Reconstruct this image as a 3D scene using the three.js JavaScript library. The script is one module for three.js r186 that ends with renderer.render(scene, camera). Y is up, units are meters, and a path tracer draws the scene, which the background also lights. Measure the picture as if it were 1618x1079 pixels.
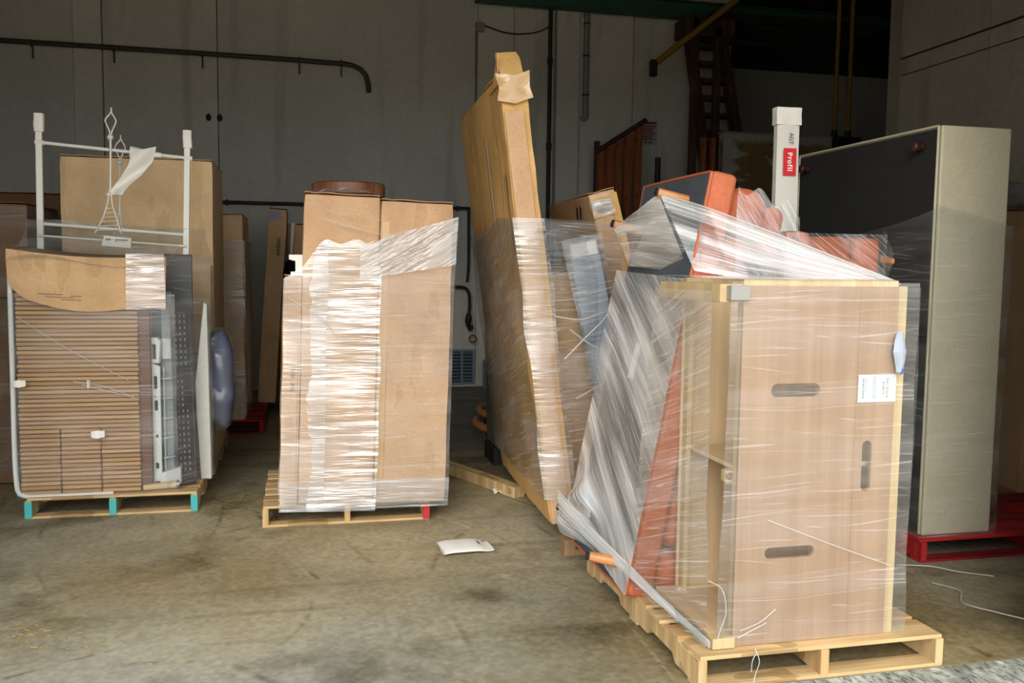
import * as THREE from 'three';
import { RoundedBoxGeometry } from 'three/addons/geometries/RoundedBoxGeometry.js';
import { mergeGeometries } from 'three/addons/utils/BufferGeometryUtils.js';

// ───────────── camera, sky, exposure ─────────────
const scene = new THREE.Scene();
const renderer = new THREE.WebGLRenderer({ antialias: true });
renderer.toneMapping = THREE.LinearToneMapping;
renderer.toneMappingExposure = 2.02;
renderer.shadowMap.enabled = true;
// metres; x runs along the back wall, z out through the dock door towards the viewer
const camera = new THREE.PerspectiveCamera(42.15, 1618 / 1079, 0.05, 200);
camera.rotation.order = 'YXZ';
camera.position.set(0, 1.7, 0);
camera.rotation.set(-Math.atan(115 / 1400), -0.23, 0.012);
camera.userData.fStop = 0;
{ // thin overcast, brightest in the haze near the horizon
  const w = 8, h = 64, d = new Float32Array(w * h * 4);
  for (let y = 0; y < h; y++) for (let x = 0; x < w; x++) {
    const s = Math.sin(((y + 0.5) / h - 0.5) * Math.PI), l = s > 0 ? 1.4 - 0.5 * s : 0.4, i = (y * w + x) * 4;
    d[i] = l * 0.98; d[i + 1] = l; d[i + 2] = l * 1.03; d[i + 3] = 1;
  }
  const sky = new THREE.DataTexture(d, w, h, THREE.RGBAFormat, THREE.FloatType);
  sky.mapping = THREE.EquirectangularReflectionMapping; sky.magFilter = THREE.LinearFilter; sky.needsUpdate = true;
  scene.background = sky;
  scene.backgroundIntensity = 1.0;
  // the bright part of the cloud cover, left of the door and a third of the way up: a wide soft source
  const sun = new THREE.DirectionalLight(0xfffaf2, 1.25);
  sun.position.set(-4.8, 9.3, 8.6); sun.target.position.set(0.5, 0.8, -5.5); sun.castShadow = true; sun.shadow.radius = 70; sun.shadow.mapSize.set(2048, 2048);
  Object.assign(sun.shadow.camera, { left: -9, right: 9, top: 8, bottom: -8, near: 0.5, far: 40 });
  scene.add(sun, sun.target);
}

// ───────────── helpers ─────────────
let seed = 7;
const rnd = () => { seed = (seed + 0x6d2b79f5) | 0; let t = Math.imul(seed ^ (seed >>> 15), 1 | seed); t = (t + Math.imul(t ^ (t >>> 7), 61 | t)) ^ t; return ((t ^ (t >>> 14)) >>> 0) / 4294967296; };
const rr = (a, b) => a + (b - a) * rnd();
const V = (x, y, z) => new THREE.Vector3(x, y, z);
const hash = (x, y, s) => { let h = Math.imul(x, 374761393) + Math.imul(y, 668265263) + Math.imul(s, 1442695041) | 0; h = Math.imul(h ^ (h >>> 13), 1274126177); return ((h ^ (h >>> 16)) >>> 0) / 4294967296; };
const sm = (t) => t * t * (3 - 2 * t), mix = (a, b, t) => a + (b - a) * t, clamp = (x, a = 0, b = 1) => Math.min(b, Math.max(a, x));
function vnoise(x, y, px, py, s) { // value noise, periodic with px, py cells
  const x0 = Math.floor(x), y0 = Math.floor(y), fx = sm(x - x0), fy = sm(y - y0), m = (a, p) => ((a % p) + p) % p;
  const a = m(x0, px), b = m(x0 + 1, px), c = m(y0, py), d = m(y0 + 1, py);
  return mix(mix(hash(a, c, s), hash(b, c, s), fx), mix(hash(a, d, s), hash(b, d, s), fx), fy);
}
function fbm(u, v, cx, cy, oct, s) { let t = 0, n = 0, a = 1; for (let i = 0; i < oct; i++) { t += a * vnoise(u * cx, v * cy, cx, cy, s + i); n += a; a *= 0.5; cx *= 2; cy *= 2; } return t / n; }
function n3(p, f, s) { return vnoise(p.x * f + p.z * f * 0.7, p.y * f + p.z * f * 0.31, 9973, 9967, s) - 0.5; }
function texture(w, h, fn, srgb = true) {
  const d = new Uint8Array(w * h * 4);
  for (let y = 0; y < h; y++) for (let x = 0; x < w; x++) { const c = fn((x + 0.5) / w, (y + 0.5) / h, x, y), i = (y * w + x) * 4; d[i] = clamp(c[0], 0, 255); d[i + 1] = clamp(c[1], 0, 255); d[i + 2] = clamp(c[2], 0, 255); d[i + 3] = 255; }
  const t = new THREE.DataTexture(d, w, h); t.wrapS = t.wrapT = THREE.RepeatWrapping; t.magFilter = THREE.LinearFilter; if (srgb) t.colorSpace = THREE.SRGBColorSpace; t.needsUpdate = true; return t;
}
function rep(t, x, y, r = 0) { const c = t.clone(); c.repeat.set(x, y); c.rotation = r; c.needsUpdate = true; return c; }
const std = (o) => new THREE.MeshStandardMaterial(o);
const names = new Map();
function numbered(n) { const k = names.get(n) ?? 0; names.set(n, k + 1); return k ? `${n}_${String(k).padStart(3, '0')}` : n; }
function thing(name, label, category, p = [0, 0, 0], group) {
  const o = new THREE.Group(); o.name = numbered(name); o.position.set(...p); o.userData = { label, category }; if (group) o.userData.group = group; scene.add(o); return o;
}
function part(name, geo, mat, parent, p, r, label) {
  const m = new THREE.Mesh(geo, mat); m.name = name; m.castShadow = m.receiveShadow = true; if (p) m.position.set(...p); if (r) m.rotation.set(...r); if (label) m.userData.label = label; parent.add(m); return m;
}
function single(name, label, category, geo, mat, p, r, group) { const m = part(numbered(name), geo, mat, scene, p, r); m.userData = { label, category }; if (group) m.userData.group = group; return m; }
function structure(name, geo, mat, p, r) { const m = part(name, geo, mat, scene, p, r); m.userData.kind = 'structure'; return m; }
function structGroup(name, p = [0, 0, 0]) { const g = new THREE.Group(); g.name = name; g.userData.kind = 'structure'; g.position.set(...p); scene.add(g); return g; }
const bevelled = (w, h, d, r = 0.003, s = 1) => metric(new RoundedBoxGeometry(w, h, d, s, Math.min(r, w / 2.01, h / 2.01, d / 2.01)), 0, 0);
function metric(g, ou = rr(0, 5), ov = rr(0, 5)) { // uv in metres on the plane that each face points away from
  if (g.index) g = g.toNonIndexed();
  const p = g.attributes.position, n = g.attributes.normal, uv = new Float32Array(p.count * 2);
  for (let i = 0; i < p.count; i += 3) {
    const a = [0, 0, 0]; for (let k = 0; k < 3; k++) { a[0] += Math.abs(n.getX(i + k)); a[1] += Math.abs(n.getY(i + k)); a[2] += Math.abs(n.getZ(i + k)); }
    const ax = a[0] > a[1] && a[0] > a[2] ? 0 : a[1] > a[2] ? 1 : 2;
    for (let k = i; k < i + 3; k++) { uv[k * 2] = (ax === 0 ? p.getZ(k) : p.getX(k)) + ou; uv[k * 2 + 1] = (ax === 1 ? p.getZ(k) : p.getY(k)) + ov; }
  }
  g.setAttribute('uv', new THREE.BufferAttribute(uv, 2)); return g;
}
function grid(fn, nu, nv, su = 1, sv = 1) { // one sheet; fn(u, v) gives a point, uv in metres
  const pos = [], uv = [], ix = [];
  for (let j = 0; j <= nv; j++) for (let i = 0; i <= nu; i++) { const p = fn(i / nu, j / nv); pos.push(p.x, p.y, p.z); uv.push(i / nu * su, j / nv * sv); }
  for (let j = 0; j < nv; j++) for (let i = 0; i < nu; i++) { const a = j * (nu + 1) + i, b = a + 1, c = a + nu + 1, d = c + 1; ix.push(a, b, d, a, d, c); }
  const g = new THREE.BufferGeometry(); g.setAttribute('position', new THREE.Float32BufferAttribute(pos, 3)); g.setAttribute('uv', new THREE.Float32BufferAttribute(uv, 2)); g.setIndex(ix); g.computeVertexNormals(); return g;
}
function slab(fn, nu, nv, t, su = 1, sv = 1) { // a sheet with thickness t behind it
  const f = grid(fn, nu, nv, su, sv), p = f.attributes.position, n = f.attributes.normal, N = p.count, pos = [...p.array], uv = [...f.attributes.uv.array, ...f.attributes.uv.array], ix = [...f.index.array];
  for (let i = 0; i < N; i++) pos.push(p.getX(i) - n.getX(i) * t, p.getY(i) - n.getY(i) * t, p.getZ(i) - n.getZ(i) * t);
  for (let k = 0, m = f.index.count; k < m; k += 3) ix.push(ix[k] + N, ix[k + 2] + N, ix[k + 1] + N);
  const rim = []; for (let i = 0; i <= nu; i++) rim.push(i); for (let j = 1; j <= nv; j++) rim.push(j * (nu + 1) + nu); for (let i = nu - 1; i >= 0; i--) rim.push(nv * (nu + 1) + i); for (let j = nv - 1; j > 0; j--) rim.push(j * (nu + 1));
  for (let k = 0; k < rim.length; k++) { const a = rim[k], b = rim[(k + 1) % rim.length]; ix.push(b, a, a + N, b, a + N, b + N); }
  let g = new THREE.BufferGeometry(); g.setAttribute('position', new THREE.Float32BufferAttribute(pos, 3)); g.setAttribute('uv', new THREE.Float32BufferAttribute(uv, 2)); g.setIndex(ix); g = g.toNonIndexed(); g.computeVertexNormals(); return g;
}
function dented(w, h, d, amp = 0.006, s = 1, step = 0.07) { // a carton: base at y = 0, soft dents, edges a little worn
  const g = new THREE.BoxGeometry(w, h, d, Math.max(1, Math.round(w / step)), Math.max(1, Math.round(h / step)), Math.max(1, Math.round(d / step))), p = g.attributes.position, q = V();
  for (let i = 0; i < p.count; i++) {
    q.fromBufferAttribute(p, i);
    const ex = Math.abs(Math.abs(q.x) - w / 2) < 1e-5, ey = Math.abs(Math.abs(q.y) - h / 2) < 1e-5, ez = Math.abs(Math.abs(q.z) - d / 2) < 1e-5, e = ex + ey + ez;
    const k = e > 1 ? 0.5 : 1, low = q.y < -h / 2 + 0.01 ? 0 : 1;
    const dx = n3(q, 3.1, s) * 2 * amp * k + n3(q, 11, s + 3) * amp * 0.7, dy = n3(q, 5, s + 5) * amp * low, dz = n3(q, 2.7, s + 9) * 2 * amp * k + n3(q, 12, s + 13) * amp * 0.7;
    const c = e > 1 ? 0.004 + (e > 2 ? 0.004 : 0) : 0;
    p.setXYZ(i, q.x + dx - Math.sign(q.x) * (ex ? c : 0), q.y + h / 2 + dy - (q.y > 0 && ey ? c * 0.5 : 0), q.z + dz - Math.sign(q.z) * (ez ? c : 0));
  }
  g.computeVertexNormals(); return metric(g);
}
function tube(pts, r, seg = 24, rad = 8, closed = false) { return new THREE.TubeGeometry(new THREE.CatmullRomCurve3(pts.map((p) => V(...p)), closed, 'centripetal'), seg, r, rad, closed); }
function rod(a, b, r0, r1 = r0, rad = 14) { // straight bar between two points
  const A = V(...a), B = V(...b), g = new THREE.CylinderGeometry(r1, r0, A.distanceTo(B), rad), q = new THREE.Quaternion().setFromUnitVectors(V(0, 1, 0), B.clone().sub(A).normalize());
  g.applyQuaternion(q); g.translate((A.x + B.x) / 2, (A.y + B.y) / 2, (A.z + B.z) / 2); return g;
}
function poly(pts, depth, holes = [], bevel = 0) { // a plate in the x-y plane, extruded back from z = 0
  const s = new THREE.Shape(pts.map((p) => new THREE.Vector2(...p))); for (const h of holes) s.holes.push(h);
  const g = new THREE.ExtrudeGeometry(s, { depth: depth - 2 * bevel, bevelEnabled: bevel > 0, bevelSize: bevel, bevelThickness: bevel, bevelSegments: 1, curveSegments: 10 }); g.translate(0, 0, -depth + bevel); return metric(g, 0, 0);
}
function slot(x0, y0, x1, y1) { // rounded hole
  const p = new THREE.Path(), r = Math.min(x1 - x0, y1 - y0) / 2;
  if (x1 - x0 > y1 - y0) { p.moveTo(x0 + r, y0); p.lineTo(x1 - r, y0); p.absarc(x1 - r, y0 + r, r, -Math.PI / 2, Math.PI / 2, false); p.lineTo(x0 + r, y1); p.absarc(x0 + r, y0 + r, r, Math.PI / 2, Math.PI * 1.5, false); }
  else { p.moveTo(x1, y0 + r); p.lineTo(x1, y1 - r); p.absarc(x0 + r, y1 - r, r, 0, Math.PI, false); p.lineTo(x0, y0 + r); p.absarc(x0 + r, y0 + r, r, Math.PI, Math.PI * 2, false); }
  return p;
}
function rectHole(x0, y0, x1, y1) { const p = new THREE.Path(); p.moveTo(x0, y0); p.lineTo(x0, y1); p.lineTo(x1, y1); p.lineTo(x1, y0); p.closePath(); return p; }
function print(w, h, pxW, pxH, draw, opts = {}) { // flat print on clear or coloured ground
  const c = document.createElement('canvas'); c.width = pxW; c.height = pxH; const x = c.getContext('2d'); draw(x, pxW, pxH);
  const t = new THREE.CanvasTexture(c); t.colorSpace = THREE.SRGBColorSpace;
  return [new THREE.PlaneGeometry(w, h), std({ map: t, roughness: 0.6, transparent: !opts.opaque, polygonOffset: true, polygonOffsetFactor: -1 })];
}

// ───────────── materials ─────────────
const kraft = (r, g, b, s) => texture(512, 512, (u, v) => { // kraft liner: fibre flecks, faint flutes, scuffed patches
  const f = (fbm(u, v, 90, 140, 2, s) - 0.5) * 16 + (fbm(u, v, 5, 4, 4, s + 20) - 0.5) * 34 + Math.sin(u * Math.PI * 2 * 60) * 2.2, st = fbm(u, v, 9, 3, 3, s + 40) > 0.66 ? -9 : 0;
  return [r + f + st, g + f * 0.93 + st, b + f * 0.8 + st];
});
const kraftBump = texture(256, 256, (u, v) => { const k = 128 + Math.sin(u * Math.PI * 2 * 60) * 30 + (fbm(u, v, 8, 8, 3, 77) - 0.5) * 120; return [k, k, k]; }, false);
const cardMat = (r, g, b, s) => std({ map: kraft(r, g, b, s), bumpMap: kraftBump, bumpScale: 0.0012, roughness: 0.82 });
const M = {};
M.kraft = cardMat(202, 165, 121, 1); M.kraftPink = cardMat(198, 160, 122, 5); M.kraftYellow = cardMat(201, 160, 96, 9); M.kraftPale = cardMat(228, 194, 148, 3); M.kraftBrown = cardMat(128, 94, 60, 13);
M.kraftEdge = std({ color: 0xa9814f, roughness: 0.9 });
M.tape = new THREE.MeshPhysicalMaterial({ color: 0xc59f6b, roughness: 0.28, clearcoat: 0.6, clearcoatRoughness: 0.2, bumpMap: kraftBump, bumpScale: 0.001 });
const woodTex = (r, g, b, s, knots, c = 1) => texture(512, 512, (u, v) => { // grain along v
  const w = fbm(u + 0.035 * fbm(u, v, 3, 2, 2, s), v, 26, 2, 4, s + 3), fine = fbm(u, v, 160, 5, 2, s + 7), pt = fbm(u, v, 4, 3, 3, s + 11);
  let k = (w - 0.5) * 62 + (fine - 0.5) * 26 + (pt - 0.5) * 34; k *= c; if (knots && fbm(u, v, 9, 6, 2, s + 19) > 0.8) k -= 30;
  return [r + k, g + k * 0.95, b + k * 0.85];
});
const wood = (r, g, b, s, rough = 0.8, knots = true, c = 1) => std({ map: woodTex(r, g, b, s, knots, c), roughness: rough });
const pine = [wood(190, 160, 112, 1), wood(178, 145, 98, 2), wood(198, 170, 124, 3)], pineX = pine.map((m) => { const c = m.clone(); c.map = rep(m.map, 1, 1, Math.PI / 2); return c; });
const old = [wood(150, 122, 88, 4), wood(136, 108, 76, 5)], oldX = old.map((m) => { const c = m.clone(); c.map = rep(m.map, 1, 1, Math.PI / 2); return c; });
const redW = [wood(168, 24, 28, 6), wood(140, 20, 24, 7)], redWX = redW.map((m) => { const c = m.clone(); c.map = rep(m.map, 1, 1, Math.PI / 2); return c; });
M.ply = wood(157, 126, 97, 21, 0.62, false, 0.4); M.ply.map.repeat.set(0.8, 0.5); M.plyPale = wood(206, 178, 138, 22, 0.7, false, 0.45); M.batten = wood(192, 168, 124, 23, 0.75, false, 0.6);
M.leg = wood(188, 128, 80, 24, 0.38, false); M.walnut = wood(112, 70, 46, 25, 0.5, false); M.orangeWood = wood(150, 84, 36, 26, 0.75); M.brownWood = wood(70, 46, 30, 27, 0.8);
M.teal = std({ color: 0x3fa9a6, roughness: 0.6 }); M.redPaint = std({ color: 0xb3262f, roughness: 0.55 }); M.whiteMetal = std({ color: 0xdcdad0, roughness: 0.38 }); M.foam = std({ color: 0xe9e6dc, roughness: 0.75 });
M.whitePlastic = std({ color: 0xd6dad6, roughness: 0.4 }); M.black = std({ color: 0x1b1c1d, roughness: 0.55 }); M.charcoal = std({ color: 0x3b3c3d, roughness: 0.5 }); M.slatSide = std({ color: 0x6d4a35, roughness: 0.7 });
M.paper = std({ color: 0xe8e6de, roughness: 0.7 }); M.steel = std({ color: 0x8d9092, roughness: 0.35, metalness: 0.8 }); M.pipe = std({ color: 0x4a463d, roughness: 0.55, metalness: 0.3 }); M.darkPipe = std({ color: 0x26241f, roughness: 0.6 });
M.yellow = std({ color: 0x9a7a2a, roughness: 0.6 }); M.green = std({ color: 0x2f5a47, roughness: 0.6 }); M.whiteSteel = std({ color: 0x8f8f88, roughness: 0.6 }); M.blueGrey = std({ color: 0x7e8fa3, roughness: 0.5 });
const weave = texture(256, 256, (u, v) => { const k = 128 + Math.sin(u * Math.PI * 2 * 64) * 40 + Math.sin(v * Math.PI * 2 * 64) * 40 + (fbm(u, v, 60, 60, 2, 5) - 0.5) * 60; return [k, k, k]; }, false);
const cloth = (c, v, s) => std({ map: texture(256, 256, (u, w) => { const k = (fbm(u, w, 6, 6, 4, s) - 0.5) * v + (fbm(u, w, 80, 80, 1, s + 4) - 0.5) * v * 0.7; return c.map((x) => x + k); }), bumpMap: rep(weave, 4, 4), bumpScale: 0.0001, roughness: 0.95 });
M.velvet = new THREE.MeshPhysicalMaterial({ map: texture(256, 256, (u, v) => { const k = (fbm(u, v, 7, 3, 4, 31) - 0.5) * 44 + (fbm(u, v, 90, 60, 1, 37) - 0.5) * 14; return [176 + k, 94 + k * 0.65, 58 + k * 0.45]; }), roughness: 0.7, sheen: 0.7, sheenRoughness: 0.4, sheenColor: new THREE.Color(0.8, 0.45, 0.32) });
M.dust = cloth([66, 73, 78], 14, 41); M.beige = cloth([204, 196, 168], 14, 51); M.blackCloth = cloth([36, 36, 35], 8, 61);
M.cushion = std({ color: 0x5d6480, roughness: 0.6 }); M.footWood = std({ color: 0x40251f, roughness: 0.35 }); M.mark = std({ color: 0x3c2a2a, roughness: 0.7 });

// stretch film: a clear sheet whose bunched folds run along the wrap; folds are milky because many layers lie on one another
function filmTextures(W, H, n, slope, wide, milk, s, crumple, haze) {
  const b = new Float32Array(W * H), m = new Float32Array(W * H), save = seed; seed = s;
  for (let k = 0; k < n; k++) {
    const x0 = rnd() * W, y0 = rnd() * H, len = W * (0.05 + 0.45 * rnd() * rnd()), a = (0.2 + rnd()) * (rnd() < 0.5 ? 1 : -1), sl = slope * (rnd() - 0.5) * 2, w = 0.7 + wide * rnd() * rnd(), mk = rnd() < 0.3 ? milk * rnd() : 0, ph = rnd() * 6;
    for (let i = 0; i < len; i++) {
      const e = Math.sin(Math.PI * i / len), x = ((x0 + i) | 0) % W, yc = y0 + sl * i + Math.sin(i * 0.02 + ph) * 1.5, R = Math.ceil(w * 2.2);
      for (let dy = -R; dy <= R; dy++) { const yy = ((((yc | 0) + dy) % H) + H) % H, g = Math.exp(-(((yc | 0) + dy - yc) ** 2) / (w * w)) * e, o = yy * W + x; b[o] += a * g * Math.min(w, 4) * 0.3; m[o] = Math.max(m[o], mk * g); }
    }
  }
  seed = save;
  return [texture(W, H, (u, v, x, y) => { const k = 128 + 11 * b[y * W + x] + (fbm(u, v, 5, 28, 4, s) - 0.5) * crumple * (0.12 + 1.1 * sm(clamp((fbm(u, v, 3, 4, 3, s + 33) - 0.36) * 4))) + (fbm(u, v, 7, 9, 2, s + 39) - 0.5) * crumple * 0.35; return [k, k, k]; }, false),
    texture(W, H, (u, v, x, y) => { const k = 255 * (1 - clamp(m[y * W + x] + haze * clamp((fbm(u, v, 2, 9, 4, s + 9) - 0.4) * 3) + 0.02)); return [k, k, k]; }, false)];
}
const [fb1, ft1] = filmTextures(1024, 512, 1500, 0.05, 2.2, 0.4, 11, 240, 0.14), [fb2, ft2] = filmTextures(1024, 512, 1500, 0.03, 2.4, 0.5, 29, 110, 0.5), [fb3, ft3] = filmTextures(1024, 512, 500, 0.1, 2, 0.25, 53, 120, 0.06);
const film = (b, t, scale, rough, ior, trans = 1) => new THREE.MeshPhysicalMaterial({ color: 0xf4f6f6, transmission: trans, thickness: 0, roughness: rough, ior, bumpMap: b, bumpScale: scale, transmissionMap: t, side: THREE.DoubleSide });
const F = { heavy: film(fb1, ft1, 0.011, 0.26, 2.2, 0.98), mid: film(fb1, ft1, 0.006, 0.22, 1.8), clear: film(fb3, ft3, 0.004, 0.16, 1.5), fan: film(fb2, ft2, 0.009, 0.26, 1.9, 0.94), dim: film(fb3, ft3, 0.007, 0.2, 1.7), rope: new THREE.MeshPhysicalMaterial({ color: 0xf2f3f2, transmission: 0.72, thickness: 0, roughness: 0.3, ior: 1.6, side: THREE.DoubleSide }) };
const wob = (p, a, s, f = 4) => { p.x += n3(p, f, s) * a; p.y += n3(p, f, s + 1) * a * 0.15; p.z += n3(p, f, s + 2) * a; return p; };
function sheet(parent, fn, nu, nv, su, sv, mat, s = 1, amp = 0.012, skew = 0, flat = false) { // skew: how steeply the folds cross the sheet; flat: uv follow the sheet, not its height
  const g = grid((u, v) => wob(fn(u, v), amp, s), nu, nv, su / 1.6, sv / 0.8), uv = g.attributes.uv; for (let i = 0; i < uv.count; i++) uv.setY(i, (flat ? uv.getY(i) : g.attributes.position.getY(i) / 0.8) + s * 0.137 + skew * uv.getX(i) * 2);
  return part('film_sheet', g, mat, parent);
}
const quad = (a, b, c, d) => (u, v) => V(0, 0, 0).addScaledVector(V(...a), (1 - u) * (1 - v)).addScaledVector(V(...b), u * (1 - v)).addScaledVector(V(...c), u * v).addScaledVector(V(...d), (1 - u) * v); // a: u0 v0, b: u1 v0, c: u1 v1, d: u0 v1
function strand(parent, pts, r, name = 'film_rope') { return part(name, tube(pts, r, 40, 7), F.rope, parent); }

// ───────────── structure: floor, walls, roof, dock door ─────────────
const scuffs = new Float32Array(2048 * 2048); // rubber scuffs and drag marks, as worn into the concrete
for (let k = 0; k < 420; k++) {
  let x = rnd() * 2048, y = rnd() * 2048, a = rnd() < 0.6 ? rr(0.9, 1.7) : rnd() * 6.28; const n = rr(30, 260), w = rr(0.8, 5), d = rr(0.15, 0.9) * (rnd() < 0.18 ? -1 : 1), bend = rr(-0.006, 0.006), brk = rr(0.2, 0.7);
  for (let i = 0; i < n; i++) { x += Math.cos(a); y += Math.sin(a); a += bend; const f = Math.sin(Math.PI * i / n) * (hash(i >> 3, k, 5) > brk ? 1 : 0.25); for (let t = -w; t <= w; t++) { const X = ((x - Math.sin(a) * t) | 0) & 2047, Y = ((y + Math.cos(a) * t) | 0) & 2047, q = d * f * (1 - Math.abs(t) / (w + 1)); if (Math.abs(q) > Math.abs(scuffs[Y * 2048 + X])) scuffs[Y * 2048 + X] = q; } }
}
const floorTex = texture(2048, 2048, (u, v, x, y) => { // concrete: tan and grey-green patches, scuffs, specks
  const a = fbm(u, v, 4, 5, 6, 101), b = fbm(u, v, 9, 9, 7, 131), g = fbm(u, v, 420, 420, 2, 151), sc = fbm(u + 0.03 * b, v, 6, 60, 4, 171), sp = vnoise(u * 520, v * 520, 520, 520, 191), bl = fbm(u, v, 26, 26, 5, 197);
  let k = (a - 0.5) * 76 + (b - 0.5) * 92 + (g - 0.5) * 34 - Math.max(0, sc - 0.56) * 120 - Math.max(0, bl - 0.6) * 160 - scuffs[y * 2048 + x] * 58; if (sp > 0.987) k -= 46; if (sp < 0.008) k += 40;
  const warm = (fbm(u, v, 5, 5, 6, 231) - 0.5) * 76;
  return [144 + k + warm * 0.6, 136 + k + warm * 0.2, 111 + k - warm * 0.6];
});
const floorBump = texture(512, 512, (u, v) => { const k = 128 + (fbm(u, v, 60, 60, 4, 301) - 0.5) * 150; return [k, k, k]; }, false);
const floorMat = std({ map: rep(floorTex, 0.1, 0.1), bumpMap: rep(floorBump, 1, 1), bumpScale: 0.0012, roughness: 0.6 });
structure('floor', metric(new THREE.BoxGeometry(28, 0.2, 12.2), 0.3, 0.1), floorMat, [2, -0.1, -9.3]);
const rough = std({ map: texture(1024, 512, (u, v) => { const k = (fbm(u, v, 30, 16, 4, 401) - 0.5) * 120, d = fbm(u, v, 90, 30, 3, 421) > 0.6 ? -46 : 0; return [158 + k + d, 160 + k + d, 150 + k + d]; }), bumpMap: rep(floorBump, 1, 1), bumpScale: 0.006, roughness: 0.9 });
structure('threshold', metric(new THREE.BoxGeometry(28, 0.2, 0.9), 0, 0), rough, [2, -0.101, -2.745]);
structure('yard_ground', metric(new THREE.BoxGeometry(70, 0.2, 50), 0, 0), std({ map: texture(512, 512, (u, v) => { const k = (fbm(u, v, 60, 60, 4, 501) - 0.5) * 40; return [196 + k, 186 + k, 166 + k]; }), roughness: 0.95 }), [2, -0.102, 22.71]);
const paint = (s, r, g, b) => std({ map: texture(512, 512, (u, v) => { const st = fbm(u, v, 22, 2, 4, s), k = (fbm(u, v, 5, 5, 5, s + 9) - 0.5) * 24 + (fbm(u, v, 120, 120, 2, s + 19) - 0.5) * 12 + - Math.max(0, st - 0.58) * 90, sp = vnoise(u * 240, v * 240, 240, 240, s + 29) > 0.993 ? -40 : 0; return [r + k + sp, g + k + sp, b + k + sp]; }), bumpMap: rep(floorBump, 1, 1), bumpScale: 0.002, roughness: 0.85 });
const wallMat = [paint(601, 212, 209, 196), paint(641, 208, 206, 194), paint(681, 214, 211, 198)].map((m) => { m.map.repeat.set(0.22, 0.22); return m; });
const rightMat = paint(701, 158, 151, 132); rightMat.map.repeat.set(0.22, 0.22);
const joint = std({ color: 0x3a372f, roughness: 0.9 });
{ // back wall: tilt-up panels with open joints
  const w = structGroup('wall_back');
  part('backing', metric(new THREE.BoxGeometry(18.2, 6.2, 0.3)), joint, w, [-2.9, 3.1, -12.7]);
  part('backing', metric(new THREE.BoxGeometry(10, 6.2, 0.3)), joint, w, [11.2, 3.1, -15.1]);
  const cuts = [-12, -6.2, -2.84, -2.5, -1.1, 2.39, 2.9, 3.5, 3.84, 4.7, 6.25, 9.4, 12, 16]; // right of 6.25 an alcove runs back behind the ladder
  cuts.slice(0, -1).forEach((a, i) => {
    const b = cuts[i + 1], in_ = a > 6 ? 2.4 : 0, out = i === 2 ? 0.05 : i === 7 ? 0.12 : 0, gap = i === 5 ? 0.001 : 0.012;
    part('wall_panel', metric(new THREE.BoxGeometry(b - a - gap, 6.2, 0.05 + out)), wallMat[i % 3], w, [(a + b) / 2, 3.1, -12.525 - in_ + out / 2]);
  });
  part('return_panel', metric(new THREE.BoxGeometry(0.2, 6.2, 2.45)), wallMat[1], w, [6.15, 3.1, -13.75]);
}
{ // right wall: two tiers of panels, a ledge line between them, set back past its end
  const w = structGroup('wall_right');
  part('backing', metric(new THREE.BoxGeometry(0.3, 6.2, 4.7)), joint, w, [5.89, 3.1, -5.35]);
  for (const [z0, z1] of [[-7.7, -6.555], [-6.545, -5.0], [-4.99, -3.0]]) for (const [y0, y1] of [[0, 3.6], [3.612, 3.76], [3.775, 6.2]])
    part('wall_panel', metric(new THREE.BoxGeometry(0.1, y1 - y0, z1 - z0)), rightMat, w, [5.69, (y0 + y1) / 2, (z0 + z1) / 2]);
  part('cable', tube([[5.632, 3.77, -3.1], [5.63, 3.78, -5], [5.632, 3.765, -6.4], [5.632, 3.765, -7.69]], 0.009, 20, 6), M.darkPipe, w);
  part('return_panel', metric(new THREE.BoxGeometry(0.3, 6.2, 0.38)), rightMat, w, [6.35, 3.1, -8.48]);
}
structure('wall_left', metric(new THREE.BoxGeometry(0.3, 6.2, 9.6)), wallMat[0], [-12, 3.1, -7.8]);
structure('wall_far_right', metric(new THREE.BoxGeometry(0.3, 6.2, 12.2)), wallMat[0], [15.9, 3.1, -9.0]);
{ // wall with the dock door that the photograph is taken through
  const w = structGroup('wall_front'), z = -3.05, X0 = -2.9, X1 = 3.2, T = 4.3;
  part('wall_panel', metric(new THREE.BoxGeometry(X0 + 12, 6.2, 0.25)), wallMat[0], w, [(X0 - 12) / 2, 3.1, z]);
  part('wall_panel', metric(new THREE.BoxGeometry(16 - X1, 6.2, 0.25)), wallMat[0], w, [(X1 + 16) / 2, 3.1, z]);
  part('wall_panel', metric(new THREE.BoxGeometry(X1 - X0, 6.2 - T, 0.25)), wallMat[0], w, [(X0 + X1) / 2, (6.2 + T) / 2, z]);
}
structure('ceiling', metric(new THREE.BoxGeometry(28.4, 0.2, 12.6)), std({ color: 0x4a463e, roughness: 0.9 }), [2, 6.0, -9.2]);
structure('alcove_ceiling', metric(new THREE.BoxGeometry(9.8, 0.15, 2.6)), std({ color: 0x4a463e, roughness: 0.9 }), [11.1, 5.4, -13.7]);

structure('dock_canopy', metric(new THREE.BoxGeometry(10, 0.15, 1.6)), std({ color: 0x6b675e, roughness: 0.8 }), [0, 4.6, -2.15]);

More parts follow.
